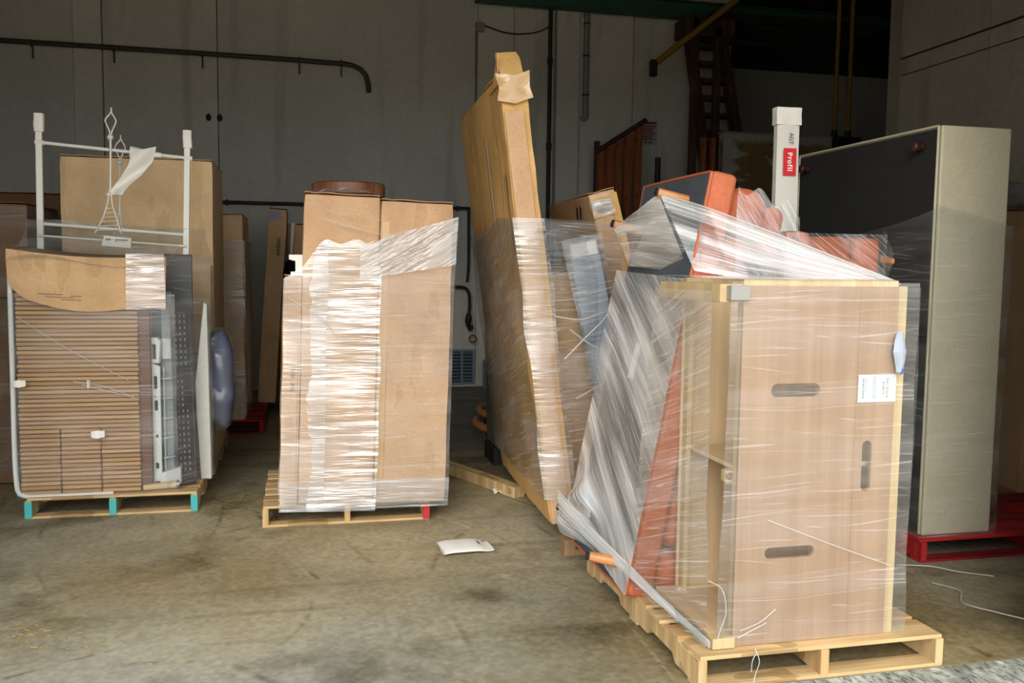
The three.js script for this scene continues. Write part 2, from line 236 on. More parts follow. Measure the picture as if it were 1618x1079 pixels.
// ───────────── wall fittings ─────────────
{
  const t = thing('wall_conduit', 'long dark conduit running level across the upper back wall and ending in a down-turned elbow', 'pipe', [0, 0, -12.38]);
  part('pipe', tube([[-9, 4.44, 0], [-4, 4.44, 0], [0.3, 4.42, 0], [0.66, 4.4, 0], [0.8, 4.32, 0], [0.85, 4.2, 0], [0.86, 4.06, 0]], 0.032, 90, 10), M.pipe, t);
  for (const x of [-5.2, -3.3, -2.35, -1.28, -0.05, 0.5]) { const b = part('bracket', mergeGeometries([new THREE.BoxGeometry(0.02, 0.2, 0.012).translate(x, 4.36, -0.06), new THREE.TorusGeometry(0.038, 0.009, 6, 14).rotateY(Math.PI / 2).translate(x, 4.43, 0)]), M.pipe, t); }
  const l = thing('wall_pipe', 'dark pipe running level along the back wall at about carton-top height', 'pipe', [0, 0, -12.42]);
  part('pipe', tube([[-9, 2.53, 0], [-2, 2.535, 0], [2.25, 2.54, 0]], 0.022, 40, 8), M.darkPipe, l);
  part('drop', tube([[2.26, 2.56, 0], [2.26, 1.7, 0], [2.24, 1.5, 0.01]], 0.02, 20, 8), M.darkPipe, l);
  for (const x of [-3, -1, 1, 2.1]) part('clip', new THREE.BoxGeometry(0.03, 0.07, 0.06).translate(x, 2.535, -0.02), M.darkPipe, l);
  const d = thing('drain_pipe', 'pale conduit hanging vertically beside the wall pillar under the green beam', 'pipe', [3.95, 0, -12.42]);
  part('pipe', rod([0, 3.95, 0], [0, 5.36, 0], 0.04), M.whiteSteel, d); part('elbow', tube([[0, 3.97, 0], [0, 3.9, 0.0], [-0.03, 3.86, -0.04]], 0.045, 12, 10), M.whiteSteel, d);
  for (const y of [4.2, 4.75, 5.2]) part('strap', new THREE.TorusGeometry(0.044, 0.01, 6, 16).rotateX(Math.PI / 2).translate(0, y, 0), M.darkPipe, d);
  const p = thing('riser_pipe', 'dark rusty riser pipe standing against the left edge of the wall pillar', 'pipe', [3.42, 0, -12.44]);
  part('pipe', rod([0, 0, 0], [0, 5.4, 0], 0.03), M.darkPipe, p); for (const y of [1, 2.2, 3.4, 4.6]) part('coupling', rod([0, y, 0], [0, y + 0.1, 0], 0.04), M.darkPipe, p);
  const j = thing('junction_box', 'small grey junction box with a sagging cable high on the back wall', 'electrical box', [2.4, 5.05, -12.45]);
  part('box', bevelled(0.12, 0.12, 0.07), M.whiteSteel, j); part('cable', tube([[0.06, 0.02, 0.02], [0.4, -0.06, 0.02], [0.8, -0.02, 0.02], [1.05, 0.1, 0.02]], 0.01, 24, 6), M.darkPipe, j); part('drop_cable', rod([-0.05, -0.06, 0], [-0.05, -3.2, 0], 0.007), M.darkPipe, j);
  const g = thing('steel_beam', 'dark green steel beam along the top of the back wall', 'beam', [0, 5.4, -12.25]);
  part('web', new THREE.BoxGeometry(7.4, 0.22, 0.02).translate(6.0, 0.05, 0), M.green, g); part('flange', new THREE.BoxGeometry(7.4, 0.02, 0.16).translate(6.0, -0.06, 0), M.green, g); part('flange', new THREE.BoxGeometry(7.4, 0.02, 0.16).translate(6.0, 0.16, 0), M.green, g);
  const g2 = thing('roof_joist', 'dark roof joist crossing the black recess behind the ladder', 'beam', [0, 5.3, -11.9]);
  part('chord', new THREE.BoxGeometry(6, 0.1, 0.1).translate(8.6, 0, 0), M.darkPipe, g2); part('chord', new THREE.BoxGeometry(6, 0.06, 0.08).translate(8.6, -0.35, 0), M.darkPipe, g2); for (let i = 0; i < 8; i++) part('web_bar', rod([5.8 + i * 0.72, -0.33, 0], [6.16 + i * 0.72, -0.04, 0], 0.014), M.darkPipe, g2);
  const v = thing('louvre_vent', 'blue-grey louvred wall vent low on the back wall between the wrapped pallets', 'vent', [2.12, 0.04, -12.46]);
  part('frame', poly([[-0.25, 0], [0.25, 0], [0.25, 0.5], [-0.25, 0.5]], 0.04, [rectHole(-0.22, 0.03, 0.05, 0.47), rectHole(0.08, 0.03, 0.22, 0.47)]), M.blueGrey, v);
  for (let i = 0; i < 9; i++) part('slat', new THREE.BoxGeometry(0.46, 0.035, 0.006), M.blueGrey, v, [0, 0.06 + i * 0.048, -0.01], [0.7, 0, 0]);
  part('back', new THREE.BoxGeometry(0.46, 0.46, 0.006), M.black, v, [0, 0.25, -0.035]);
  const h = thing('valve_hose', 'black hose and valve hanging on the back wall above the louvred vent', 'hose', [2.26, 0, -12.4]);
  part('hose', tube([[-0.4, 1.42, 0], [-0.05, 1.42, 0], [0, 1.36, 0], [0.01, 1.1, 0.02], [-0.03, 0.95, 0.03], [0.03, 0.82, 0.03], [0.05, 0.9, 0.03]], 0.022, 50, 8), M.black, h); part('valve', new THREE.SphereGeometry(0.06, 12, 8).scale(0.8, 1.6, 0.8).translate(0, 0.98, 0.02), M.black, h); part('handle', new THREE.TorusGeometry(0.05, 0.012, 6, 16).translate(0.06, 0.7, 0.04), M.walnut, h);
  const b = thing('grey_drum', 'grey plastic drum with a pale cloth on top standing by the wall vent', 'drum', [2.58, 0, -12.1]);
  part('body', new THREE.LatheGeometry([[0, 0], [0.14, 0], [0.15, 0.02], [0.16, 0.2], [0.155, 0.21], [0.165, 0.4], [0.16, 0.42], [0, 0.42]].map((q) => new THREE.Vector2(...q)), 24), M.blueGrey, b); part('cloth', new THREE.SphereGeometry(0.11, 16, 10).scale(1.1, 0.4, 0.9).translate(0, 0.44, 0.02), M.foam, b);
}
{ // stair, ladder, partition, posts in the dark far corner
  const s = thing('stair_screen', 'orange-brown board screen with a sloping dark top rail beside the paper notice', 'partition', [0, 0, -12.0]);
  [[4.06, 3.36], [4.19, 3.45], [4.32, 3.53], [4.46, 3.62], [4.61, 3.72]].forEach(([x, h], i) => part('board', bevelled(0.115, h, 0.03, 0.006), [M.orangeWood, M.orangeWood][i % 2], s, [x, h / 2, 0]));
  part('rail', rod([3.98, 3.34, 0.01], [4.72, 3.82, 0.01], 0.035, 0.035, 4), M.brownWood, s); part('post', bevelled(0.07, 3.7, 0.07), M.brownWood, s, [4.02, 1.65, -0.06]);
  const l = thing('ladder_stair', 'steep dark-brown wooden ladder stair rising into the black upper corner', 'ladder', [0, 0, -11.95]);
  const st = (x0, y0, x1, y1) => { const a = Math.atan2(x1 - x0, y1 - y0); return [bevelled(0.1, Math.hypot(x1 - x0, y1 - y0), 0.2, 0.006), [(x0 + x1) / 2, (y0 + y1) / 2, 0], [0, 0, -a]]; };
  part('stringer', ...((q) => [q[0], M.brownWood, l, q[1], q[2]])(st(6.15, 0, 5.27, 5.3))); part('stringer', ...((q) => [q[0], M.brownWood, l, q[1], q[2]])(st(6.82, 0, 5.76, 5.3)));
  for (let i = 0; i < 20; i++) { const y = 0.35 + i * 0.238, x0 = 6.15 - 0.88 * y / 5.3, x1 = 6.82 - 1.06 * y / 5.3; part('tread', bevelled(x1 - x0, 0.055, 0.2, 0.005), M.brownWood, l, [(x0 + x1) / 2, y, 0]); }
  part('landing', bevelled(0.75, 0.25, 0.4, 0.01), M.brownWood, l, [5.55, 5.1, 0]);
  for (const [x, h] of [[5.34, 5.2], [5.68, 5.1]]) part('post', bevelled(0.1, h, 0.08, 0.006), M.brownWood, l, [x, h / 2, 0.16]);
  const f = thing('stair_guard', 'two orange-brown upright posts with dark cross blocks left of the white partition', 'railing', [0, 0, -11.6]);
  for (const x of [5.42, 5.56, 5.7]) part('post', bevelled(0.075, 3.55, 0.07, 0.006), M.orangeWood, f, [x, 1.775, 0]); for (const y of [3.52, 3.15, 2.6]) part('block', bevelled(0.3, 0.08, 0.05, 0.005), M.brownWood, f, [5.57, y, -0.02]);
  const p = thing('partition_wall', 'low white partition with a brown water stain left of the tall white box', 'partition', [0, 0, -11.45]);
  const stain = std({ map: texture(512, 256, (u, v) => { const e = clamp((u - 0.12 + 0.09 * (fbm(u, v, 5, 40, 4, 801) - 0.5) * 4) * 14) * clamp((0.975 - v + 0.03 * (fbm(u, v, 9, 20, 3, 811) - 0.5)) * 70) * (fbm(u, v, 9, 30, 2, 821) > 0.72 ? 0.3 : 1), k = (fbm(u, v, 40, 20, 3, 831) - 0.5) * 20; return [mix(168, 128, e) + k, mix(168, 104, e) + k, mix(156, 62, e) + k]; }), roughness: 0.9 });
  { const g = new THREE.BoxGeometry(1.75, 3.66, 0.12); g.scale(0.955, 0.982, 1); part('panel', g, stain, p, [6.45, 1.797, 0]); } part('cap', bevelled(1.69, 0.03, 0.14), M.whiteSteel, p, [6.45, 3.605, 0]);
  for (const [x, lab] of [[7.52, 'left-hand of the two yellow vertical pipes in the far right corner'], [7.74, 'right-hand of the two yellow vertical pipes in the far right corner']]) { const y = thing('yellow_pipe', lab, 'pipe', [x, 0, -11.7], 'yellow vertical pipes'); part('pipe', rod([0, 3.7, 0], [0, 5.9, 0], 0.03), M.yellow, y); part('collar', rod([0, 3.66, 0], [0, 3.76, 0], 0.045), M.darkPipe, y); }
  const k = thing('pipe_cabinet', 'dark cabinet under the two yellow vertical pipes', 'cabinet', [7.62, 0, -11.75]); part('body', bevelled(0.5, 3.6, 0.3, 0.01), M.black, k, [0, 1.8, 0]); part('lid', bevelled(0.54, 0.06, 0.34, 0.01), M.black, k, [0, 3.63, 0]); part('door', bevelled(0.4, 1.4, 0.02, 0.005), M.charcoal, k, [0, 2.2, 0.16]);
  const y = thing('yellow_brace', 'yellow diagonal pipe brace slanting up to the right from a foot plate', 'pipe', [0, 0, -11.6]); part('pipe', rod([4.7, 4.53, 0], [6.12, 5.67, 0.05], 0.045), M.yellow, y); part('foot', bevelled(0.09, 0.22, 0.1, 0.01), M.darkPipe, y, [4.67, 4.46, -0.05]);
  const [pg, pm] = print(0.29, 0.36, 128, 160, (c, w, h) => { c.fillStyle = '#b9b6ad'; c.fillRect(0, 0, w, h); c.fillStyle = '#8a3b34'; c.fillRect(10, 10, w - 20, 12); for (let i = 0; i < 7; i++) c.fillRect(14, 32 + i * 14, w - 28 - (i % 3) * 10, 7); c.fillStyle = '#55575a'; c.fillRect(40, 136, 18, 10); c.fillRect(70, 136, 24, 10); }, { opaque: true });
  const n = thing('wall_notice', 'white paper notice with red lines of print on the back wall by the board screen', 'sign', [4.95, 3.72, -12.49]); part('sheet', bevelled(0.3, 0.37, 0.004, 0.001), M.paper, n); part('printing', pg, pm, n, [0, 0, 0.003]);
  const dp = thing('dark_bollard', 'thin dark upright post in front of the pale back wall right of the board screen', 'post', [4.75, 0, -11.6]); part('pole', rod([0, 0, 0], [0, 3.25, 0], 0.04), M.darkPipe, dp); part('base', bevelled(0.25, 0.03, 0.25), M.darkPipe, dp, [0, 0.015, 0]);
  const df = thing('floor_fan', 'dark round fan on a stand glimpsed above the orange piping of the sofa', 'fan', [5.0, 0, -11.0]); part('stand', rod([0, 0, 0], [0, 2.6, 0], 0.03), M.black, df); part('head', new THREE.TorusGeometry(0.12, 0.04, 8, 20).translate(0, 2.72, 0), M.black, df); part('hub', new THREE.SphereGeometry(0.06, 12, 8).translate(0, 2.72, 0), M.black, df); part('base', rod([0, 0, 0], [0, 0.03, 0], 0.2), M.black, df);
  for (const [x, lab] of [[1.0, 'left-hand of the two dark knobs beside the panel joint high on the back wall'], [1.14, 'right-hand of the two dark knobs beside the panel joint high on the back wall']]) { const q = single('wall_anchor', lab, 'wall anchor', new THREE.SphereGeometry(0.035, 10, 8).scale(1, 1.4, 0.8), M.darkPipe, [x - 2.22, 3.64, -12.48], null, 'anchors on the back wall'); }
}

// ───────────── pallets ─────────────
function pallet(label, x0, x1, z0, z1, deck, deckX, o = {}) { // z0 front, z1 back; boards run along x on three notched stringers
  const w = x1 - x0, d = z0 - z1, t = thing('pallet', label, 'pallet', [(x0 + x1) / 2, 0, (z0 + z1) / 2], undefined);
  const n = o.boards ?? 7, bw = d / n * 0.74;
  const sh = (h) => { const a = -d / 2, b = d / 2, q = (k) => a + d * k; return [[a, 0.016], [q(0.16), 0.016], [q(0.18), 0.05], [q(0.36), 0.05], [q(0.38), 0.016], [q(0.62), 0.016], [q(0.64), 0.05], [q(0.82), 0.05], [q(0.84), 0.016], [b, 0.016], [b, h], [a, h]]; };
  for (let i = 0; i < 3; i++) {
    const x = (i - 1) * (w / 2 - 0.02), g = poly(sh(0.122), 0.038, [], 0.002); g.translate(0, 0, 0.019); g.rotateY(-Math.PI / 2); part('stringer', g, deck[i % deck.length], t, [x, 0, 0]);
    const pm = o.ends?.[i]; if (pm) part('painted_end', bevelled(0.046, 0.11, 0.03, 0.003), pm, t, [x, 0.062, d / 2 - 0.008]);
  }
  for (let i = 0; i < n; i++) part('deck_board', bevelled(w + rr(-0.015, 0.01), 0.018, (i === 0 || i === n - 1) ? bw * 1.25 : bw, 0.003), deckX[i % deckX.length], t, [rr(-0.006, 0.006), 0.131, d / 2 - d / n * (i + 0.5) + ((i === 0) - (i === n - 1)) * -0.0], [0, rr(-0.006, 0.006), 0]);
  for (let i = 0; i < 3; i++) part('bottom_board', bevelled(w, 0.016, 0.1, 0.003), deckX[(i + 1) % deckX.length], t, [0, 0.008, (i - 1) * (d / 2 - 0.052)]);
  if (o.front) part('front_board', bevelled(w, 0.1, 0.02, 0.003), o.front, t, [0, 0.07, d / 2 + 0.008]);
  return t;
}
pallet('light wood pallet with teal-painted stringer ends under the leftmost wrapped load', -1.82, -0.735, -6.35, -7.4, pine, pineX, { ends: [M.teal, M.teal, M.teal] });
pallet('light wood pallet with one red-painted end under the wrapped cartons left of centre', -0.28, 0.81, -5.86, -6.95, pine, pineX, { ends: [null, null, M.redPaint] });
pallet('light wood pallet nearest the viewer, under the plywood crate', 1.54, 2.69, -3.2, -4.66, pine, pineX, { boards: 8 });
pallet('weathered wood pallet under the tall leaning cartons in the middle', 1.62, 2.6, -5.08, -6.4, old, oldX, {});
pallet('red-painted pallet under the beige and black upright sofa base', 3.52, 5.2, -4.41, -5.95, redW, redWX, {});
pallet('red-painted pallet under the film-wrapped cartons at the back left', -1.9, -0.42, -9.25, -10.4, redW, redWX, {});
pallet('light wood pallet under the tall plain carton behind the leftmost load', -1.86, -0.72, -7.46, -8.75, pine, pineX, {});

// ───────────── cartons ─────────────
function carton(name, label, [w, h, d], [x, y, z], o = {}) { // x, z: middle of the front bottom edge
  const t = thing(name, label, 'cardboard box', [x, y, z], o.group); t.rotation.set(o.rx ?? 0, o.ry ?? 0, o.rz ?? 0);
  const g = dented(w, h, d, o.dent ?? 0.006, o.s ?? 3); g.translate(0, 0, -d / 2); part('body', g, o.mat ?? M.kraft, t);
  if (o.flaps !== false) for (const s of [0, 1]) part('flap', slab((u, v) => V(mix(-w / 2 + 0.004, w / 2 - 0.004, u), h + 0.004 + (s ? 0 : 0.001) + Math.abs(n3(V(u * w, v, s), 7, 5)) * 0.012, -d * (s ? mix(0.505, 0.997, v) : mix(0.003, 0.495, v))), 14, 6, -0.004, w, d / 2), o.mat ?? M.kraft, t);
  if (o.tape) part('tape', bevelled(...o.tape.slice(0, 3), 0.0006), M.tape, t, o.tape.slice(3));
  return t;
}
// left pallet's neighbours
{
  carton('tall_carton', 'tall plain carton standing behind the white bed frame', [1.12, 2.38, 0.9], [-1.27, 0.142, -7.5], { mat: M.kraftPale, s: 21 }); 
  carton('brown_carton', 'dark brown carton at the left edge of the photo, upper of two stacked', [0.9, 0.7, 0.9], [-2.49, 1.44, -7.4], { mat: M.kraftBrown, s: 22 });
  carton('brown_carton', 'dark brown carton at the left edge of the photo, lower of two stacked', [0.8, 1.42, 0.9], [-2.56, 0.012, -7.4], { mat: M.kraftBrown, s: 23 });
  carton('brown_carton', 'long brown carton peeking over the stacked dark cartons at the left edge', [1.2, 2.3, 0.5], [-2.5, 0.0, -8.55], { mat: M.kraftBrown, s: 24 });
  const b = carton('wrapped_carton', 'tall film-wrapped carton on the red pallet at the back left', [1.3, 2.06, 1.0], [-1.25, 0.142, -9.27], { mat: M.kraftPale, s: 25 });
  const c = carton('leaning_carton', 'narrow carton with dark vertical lettering leaning right behind the back-left wrapped carton', [0.2, 2.2, 1.0], [-0.44, 0.142, -10.42], { rz: -0.07, s: 26, mat: M.kraft });
  const [pg, pm] = print(0.1, 0.5, 64, 320, (x, w, h) => { x.translate(w / 2, h / 2); x.rotate(-Math.PI / 2); x.fillStyle = 'rgba(31,58,51,0.75)'; x.font = 'bold 44px sans-serif'; x.textAlign = 'center'; x.fillText('andon', 0, 18); }); part('printing', pg, pm, c, [0.02, 1.78, 0.012]);
  part('sticker', bevelled(0.12, 0.1, 0.004, 0.001), std({ color: 0x9a86a8, roughness: 0.5 }), c, [-0.03, 2.13, 0.01], [0, 0, 0.3], 'torn purple and white sticker');
  carton('plain_carton', 'plain carton standing on the floor behind the wrapped cartons left of centre', [0.55, 2.18, 0.8], [0.1, 0, -10.7], { mat: M.kraft, s: 27 });
  const k = thing('bin_bag', 'black plastic bag hung from the plain carton, in the gap left of the wrapped cartons', 'bag', [-0.15, 1.5, -10.55]);
  part('bag', grid((u, v) => { const a = u * Math.PI * 2, y = v, r = 0.13 * Math.sin(Math.PI * clamp(y * 0.95 + 0.04)) ** 0.6; return wob(V(Math.cos(a) * r, y * 0.6 - 0.3, Math.sin(a) * r), 0.06, 5, 9); }, 28, 20), std({ color: 0x121213, roughness: 0.3 }), k); part('knot', new THREE.SphereGeometry(0.035, 10, 8).translate(0, 0.31, 0), std({ color: 0x121213, roughness: 0.3 }), k);
  part('tail', rod([0, 0.32, 0], [0.02, 0.69, -0.14], 0.012, 0.03), M.paper, k);
}
// wrapped pallet left of centre
{
  const a = carton('wrapped_carton', 'left of the two big film-wrapped cartons, its face shining white under crumpled film', [0.49, 2.02, 0.95], [0.187, 0.142, -5.86], { rz: -0.028, rx: -0.02, mat: M.kraftPink, s: 31 });
  const b = carton('wrapped_carton', 'right of the two big film-wrapped cartons, with a plain dry face and sagging top edge', [0.48, 1.985, 0.95], [0.67, 0.142, -5.812], { rz: -0.028, rx: -0.02, mat: M.kraftPink, s: 32 });
  part('tape', bevelled(0.05, 1.7, 0.001, 0.0004), M.tape, b, [-0.205, 1.0, 0.003]);
  const c = carton('flat_carton', 'narrow upright carton with vertical lettering at the left end of the wrapped cartons', [0.12, 1.49, 0.85], [-0.115, 0.142, -5.865], { rz: -0.028, rx: -0.02, mat: M.kraftPink, s: 33 });
  const [pg, pm] = print(0.05, 0.36, 64, 460, (x, w, h) => { x.translate(w / 2, h / 2); x.rotate(Math.PI / 2); x.fillStyle = '#3b3029'; x.font = '46px sans-serif'; x.textAlign = 'center'; x.fillText('ITEM   AVE', 0, 16); }); part('printing', pg, pm, c, [0.01, 0.83, 0.006]);
  part('edge_line', bevelled(0.004, 0.9, 0.001, 0.0004), M.kraftEdge, c, [0.042, 0.6, 0.004]);
  single('foam_block', 'small white foam corner standing on the narrow lettered carton', 'packing foam', poly([[0, 0], [0.07, 0], [0.07, 0.13], [-0.01, 0.13], [-0.01, 0.105], [0.03, 0.095], [0.03, 0.02], [0, 0.02]], 0.25, [], 0.004), M.foam, [-0.085, 1.64, -5.9]);
  const d = thing('wooden_drum', 'round brown wooden drum lid lying on top of the wrapped cartons', 'table top', [0.3, 2.17, -6.3]);
  part('rim', new THREE.LatheGeometry([[0.2, 0], [0.235, 0], [0.25, 0.02], [0.25, 0.09], [0.24, 0.1], [0.21, 0.1], [0.2, 0.09]].map((q) => new THREE.Vector2(...q)), 48), M.walnut, d); part('top', rod([0, 0.06, 0], [0, 0.085, 0], 0.205, 0.205, 40), M.walnut, d);
  const f = thing('stretch_film', 'creased clear film wound round the two big cartons left of centre, glaring white', 'plastic wrap');
  const topL = (u) => mix(1.62, 1.86, sm(clamp(u * 2.2))) + 0.015 * Math.sin(u * 19), lx = (x, y) => x + (y - 0.14) * 0.028;
  const leftFilm = (u, v) => { const y = mix(0.11, topL(u), v), bul = Math.sin(Math.PI * u) * 0.035 + 0.015; return V(lx(mix(-0.175, 0.44, u), y), y, -5.84 + bul * 0.4 + 0.065 * u ** 2.4 - 0.035 * (y - 0.9) - 0.03 * clamp((0.22 - u) * 4.5) * v); };
  sheet(f, (u, v) => leftFilm(u * 0.45, v), 24, 90, 0.25, 1.7, F.mid, 4, 0.02); sheet(f, (u, v) => leftFilm(mix(0.3 + 0.06 * (vnoise(v * 9, 0.5, 99, 99, 3) + vnoise(v * 40, 0.5, 99, 99, 7) - 1), 1, u), v), 40, 90, 0.4, 1.7, F.heavy, 3, 0.03);
  sheet(f, (u, v) => { const y = mix(0.11, mix(1.9, 2.03, u), v); return V(lx(mix(0.44, 0.925, u), y), y, -5.797 - 0.03 * (y - 0.9) * 0.6); }, 40, 80, 0.5, 1.9, F.clear, 5, 0.01);
  sheet(f, (u, v) => { const y = mix(mix(1.68, 1.72, u), mix(1.9, 2.035, u), v) - 0.0; return V(lx(mix(0.3, 0.93, u), y) + 0.002, y - (1 - u) * 0.06, -5.8); }, 40, 24, 1.2, 0.5, F.heavy, 7, 0.012, -0.35, true);
  sheet(f, (u, v) => { const y = mix(0.11, 0.3, v); return V(lx(mix(-0.17, 0.925, u), y), y, mix(-5.825, -5.79, u)); }, 60, 12, 1.1, 0.2, F.heavy, 8, 0.015);
  sheet(f, (u, v) => { const y = mix(0.11, mix(2.02, 1.9, u), v); return V(lx(0.925, y), y, mix(-5.81, -6.84, u)); }, 20, 30, 1, 1.8, F.clear, 9, 0.012);
  sheet(f, (u, v) => { const y = mix(0.11, 1.62, v); return V(lx(-0.18, y), y, mix(-6.76, -5.87, u)); }, 20, 30, 1, 1.5, F.mid, 10, 0.012);
  for (let i = 0; i < 5; i++) { const y = 1.95 + rr(-0.06, 0.08), x = rr(0.1, 0.25), l = rr(0.12, 0.3); strand(f, [[x, y + 0.04, -5.835], [x + l / 2, y + 0.015, -5.83], [x + l, y - 0.012, -5.835]], rr(0.0015, 0.003)); }
  strand(f, [[-0.1, 1.5, -5.84], [0.1, 1.36, -5.815], [0.22, 1.22, -5.815]], 0.003);
  part('film_sheet', grid((u, v) => wob(V(mix(0.03, 0.5, u), 2.18 + 0.07 * Math.sin(u * 3.1) * v + 0.015 * Math.sin(u * 22 + v * 5) * v, -5.9 - v * 0.3), 0.03, 12, 8), 30, 16, 0.4, 0.4), F.fan, f);
}
// tall leaning cartons in the middle
{
  const a = carton('leaning_carton', 'very tall narrow carton leaning left, its peak crumpled and taped', [0.165, 2.72, 1.72], [1.545, 0.145, -5.15], { rz: 0.132, ry: -0.04, mat: M.kraftYellow, s: 41, dent: 0.012, flaps: false });
  part('edge_strip', bevelled(0.115, 2.5, 0.004, 0.0015), M.kraftPink, a, [-0.015, 1.25, 0.012], null, 'paler cover strip down the narrow face');
  part('end_flap', slab((u, v) => wob(V(mix(-0.075, 0.06, u) + 0.005 * v, 2.66 + v * 0.2, 0.014 - 0.03 * v - 0.07 * v * v), 0.02, 4, 14), 8, 10, 0.005, 0.14, 0.3), M.kraftYellow, a);
  part('end_flap', slab((u, v) => wob(V(-0.085 + 0.02 * v, 2.66 + v * 0.18 * (1 - u), -0.35 * u), 0.012, 6, 12), 10, 6, 0.005, 0.4, 0.2), M.kraftYellow, a);
  part('end_flap', slab((u, v) => wob(V(mix(-0.08, 0.08, u), 2.715 + 0.012 * Math.sin(v * 9), -1.7 * v), 0.012, 8, 6), 8, 24, -0.005, 0.16, 1.7), M.kraftYellow, a);
  part('tape', slab((u, v) => wob(V(mix(-0.1, 0.1, u), 2.54 + v * 0.16 + 0.05 * Math.abs(u - 0.5), 0.024), 0.02, 15, 14), 14, 8, 0.002, 0.2, 0.2), M.tape, a);
  for (const [y, s] of [[1.9, 0.02], [0.8, 0.02]]) part('tape', bevelled(0.001, 0.5, 0.05, 0.0004), M.tape, a, [-0.089, y, -0.14]);
  part('tape', bevelled(0.002, 0.75, 0.016, 0.0006), F.rope, a, [-0.091, 2.05, -0.62], [0.04, 0, 0], 'clear glossy tape hanging on the broad face');
  for (let i = 0; i < 3; i++) part('crease', bevelled(0.003, 2.4, 0.01, 0.001), M.kraftEdge, a, [-0.0875, 1.25, -0.3 - i * 0.45]);
  const c = carton('leaning_carton', 'shorter carton leaning left behind the tall one, with a crumpled taped top and dark handwriting', [0.2, 2.14, 1.05], [2.47, 0.145, -5.6], { rz: 0.268, ry: -0.02, mat: M.kraft, s: 42, dent: 0.012 });
  part('edge_strip', bevelled(0.13, 2.0, 0.004, 0.0015), M.kraftPink, c, [-0.02, 1.07, 0.012], null, 'paler cover strip down the narrow face');
  part('side_strip', bevelled(0.05, 2.1, 0.004, 0.0015), M.kraftYellow, c, [0.075, 1.07, 0.012]);
  part('tape', slab((u, v) => wob(V(mix(-0.1, 0.06, u), 1.98 + v * 0.15, 0.02), 0.024, 18, 14), 12, 8, 0.002, 0.2, 0.2), M.tape, c); part('tape', slab((u, v) => wob(V(mix(-0.09, 0.05, u), 1.99 + v * 0.1, 0.03), 0.024, 19, 14), 12, 8, 0.002, 0.2, 0.2), F.heavy, c);
  const [pg, pm] = print(0.34, 0.16, 256, 120, (x, w, h) => { x.strokeStyle = '#4a3a30'; x.lineWidth = 5; x.beginPath(); for (const [m, q] of [[20, 90], [36, 30], [52, 94], [70, 36], [88, 88], [110, 30], [112, 84], [140, 40], [150, 86], [186, 22], [176, 60], [206, 58], [206, 90], [184, 90]]) x[m === 20 || m === 110 || m === 140 || m === 186 ? 'moveTo' : 'lineTo'](m, q); x.stroke(); }); part('handwriting', pg, pm, c, [-0.108, 1.85, -0.42], [0, -Math.PI / 2, 0]);
  for (const z of [-0.22, -0.3]) part('stain', bevelled(0.001, 0.1, 0.03, 0.0004), M.mark, c, [-0.104, 2.04, z], [0.6, 0, 0]);
  const g = thing('sleeved_board', 'grey board in clear plastic with a white label, leaning between the two tilted cartons', 'panel', [2.06, 0.145, -5.33]); g.rotation.z = 0.215;
  part('panel', bevelled(0.2, 1.75, 0.09, 0.015, 2), std({ color: 0x9aa5b2, roughness: 0.4 }), g, [0, 0.9, 0]); part('white_label', bevelled(0.17, 0.085, 0.003, 0.001), M.paper, g, [-0.005, 1.72, 0.05], [0, 0, 0]);
  sheet(g, (u, v) => V(mix(-0.13, 0.13, u), mix(0.02, 1.8, v), 0.055 + 0.02 * Math.sin(u * 3.1)), 16, 60, 0.26, 1.8, F.mid, 21, 0.03);
  carton('inner_carton', 'plain carton standing under film between the two tilted cartons', [0.3, 1.55, 0.5], [1.84, 0.145, -5.5], { rz: 0.13, mat: M.kraft, s: 45 });
  const s = thing('timber_block', 'rough brown timber block under the front corner of the tall leaning cartons', 'timber', [1.555, 0, -4.98]); part('block', bevelled(0.13, 0.1, 0.1, 0.004), old[0], s, [0, 0.05, 0]); part('knot', rod([0.02, 0.055, 0.048], [0.02, 0.055, 0.0515], 0.018), M.brownWood, s);
  const f = thing('stretch_film', 'clear film round the tall leaning cartons, stretched across the gap between them', 'plastic wrap');
  const nx = (y) => 1.455 - (y - 0.14) * 0.133;
  sheet(f, (u, v) => { const y = mix(0.28, 1.98 + 0.04 * Math.sin(u * 6), v); return V(nx(y) - 0.02 + u * 0.075, y, mix(-5.12, -6.9, u)); }, 50, 60, 1.8, 1.7, F.mid, 31, 0.03, 0.25);
  sheet(f, (u, v) => { const y = mix(0.3, 2.0, v), x = mix(nx(y) - 0.012, nx(y) + 0.185, u); return V(x, y, -5.118 + 0.012 * Math.sin(u * 3.1)); }, 20, 110, 0.19, 1.7, F.heavy, 33, 0.03);
  sheet(f, (u, v) => { const y = mix(0.32, 2.0, v), x0 = nx(y) + 0.175, x1 = mix(1.86, 2.13, clamp(1.4 - v * 1.1)); return V(mix(x0, mix(x1, 1.97, v), u), y, mix(-5.13, -5.4, u)); }, 50, 90, 0.8, 1.7, F.mid, 35, 0.04);
  for (const q of [[[1.45, 1.42, -5.1], [1.62, 1.4, -5.1], [1.78, 1.44, -5.14], [1.98, 1.4, -5.3]], [[1.52, 1.16, -5.1], [1.66, 1.3, -5.1], [1.78, 1.41, -5.12], [1.84, 1.5, -5.14]], [[1.55, 1.34, -5.1], [1.7, 1.24, -5.1], [1.88, 1.19, -5.15], [2.03, 1.24, -5.3]], [[1.6, 0.92, -5.1], [1.78, 1.0, -5.14], [1.95, 1.03, -5.25]]]) strand(f, q, 0.0045);
}

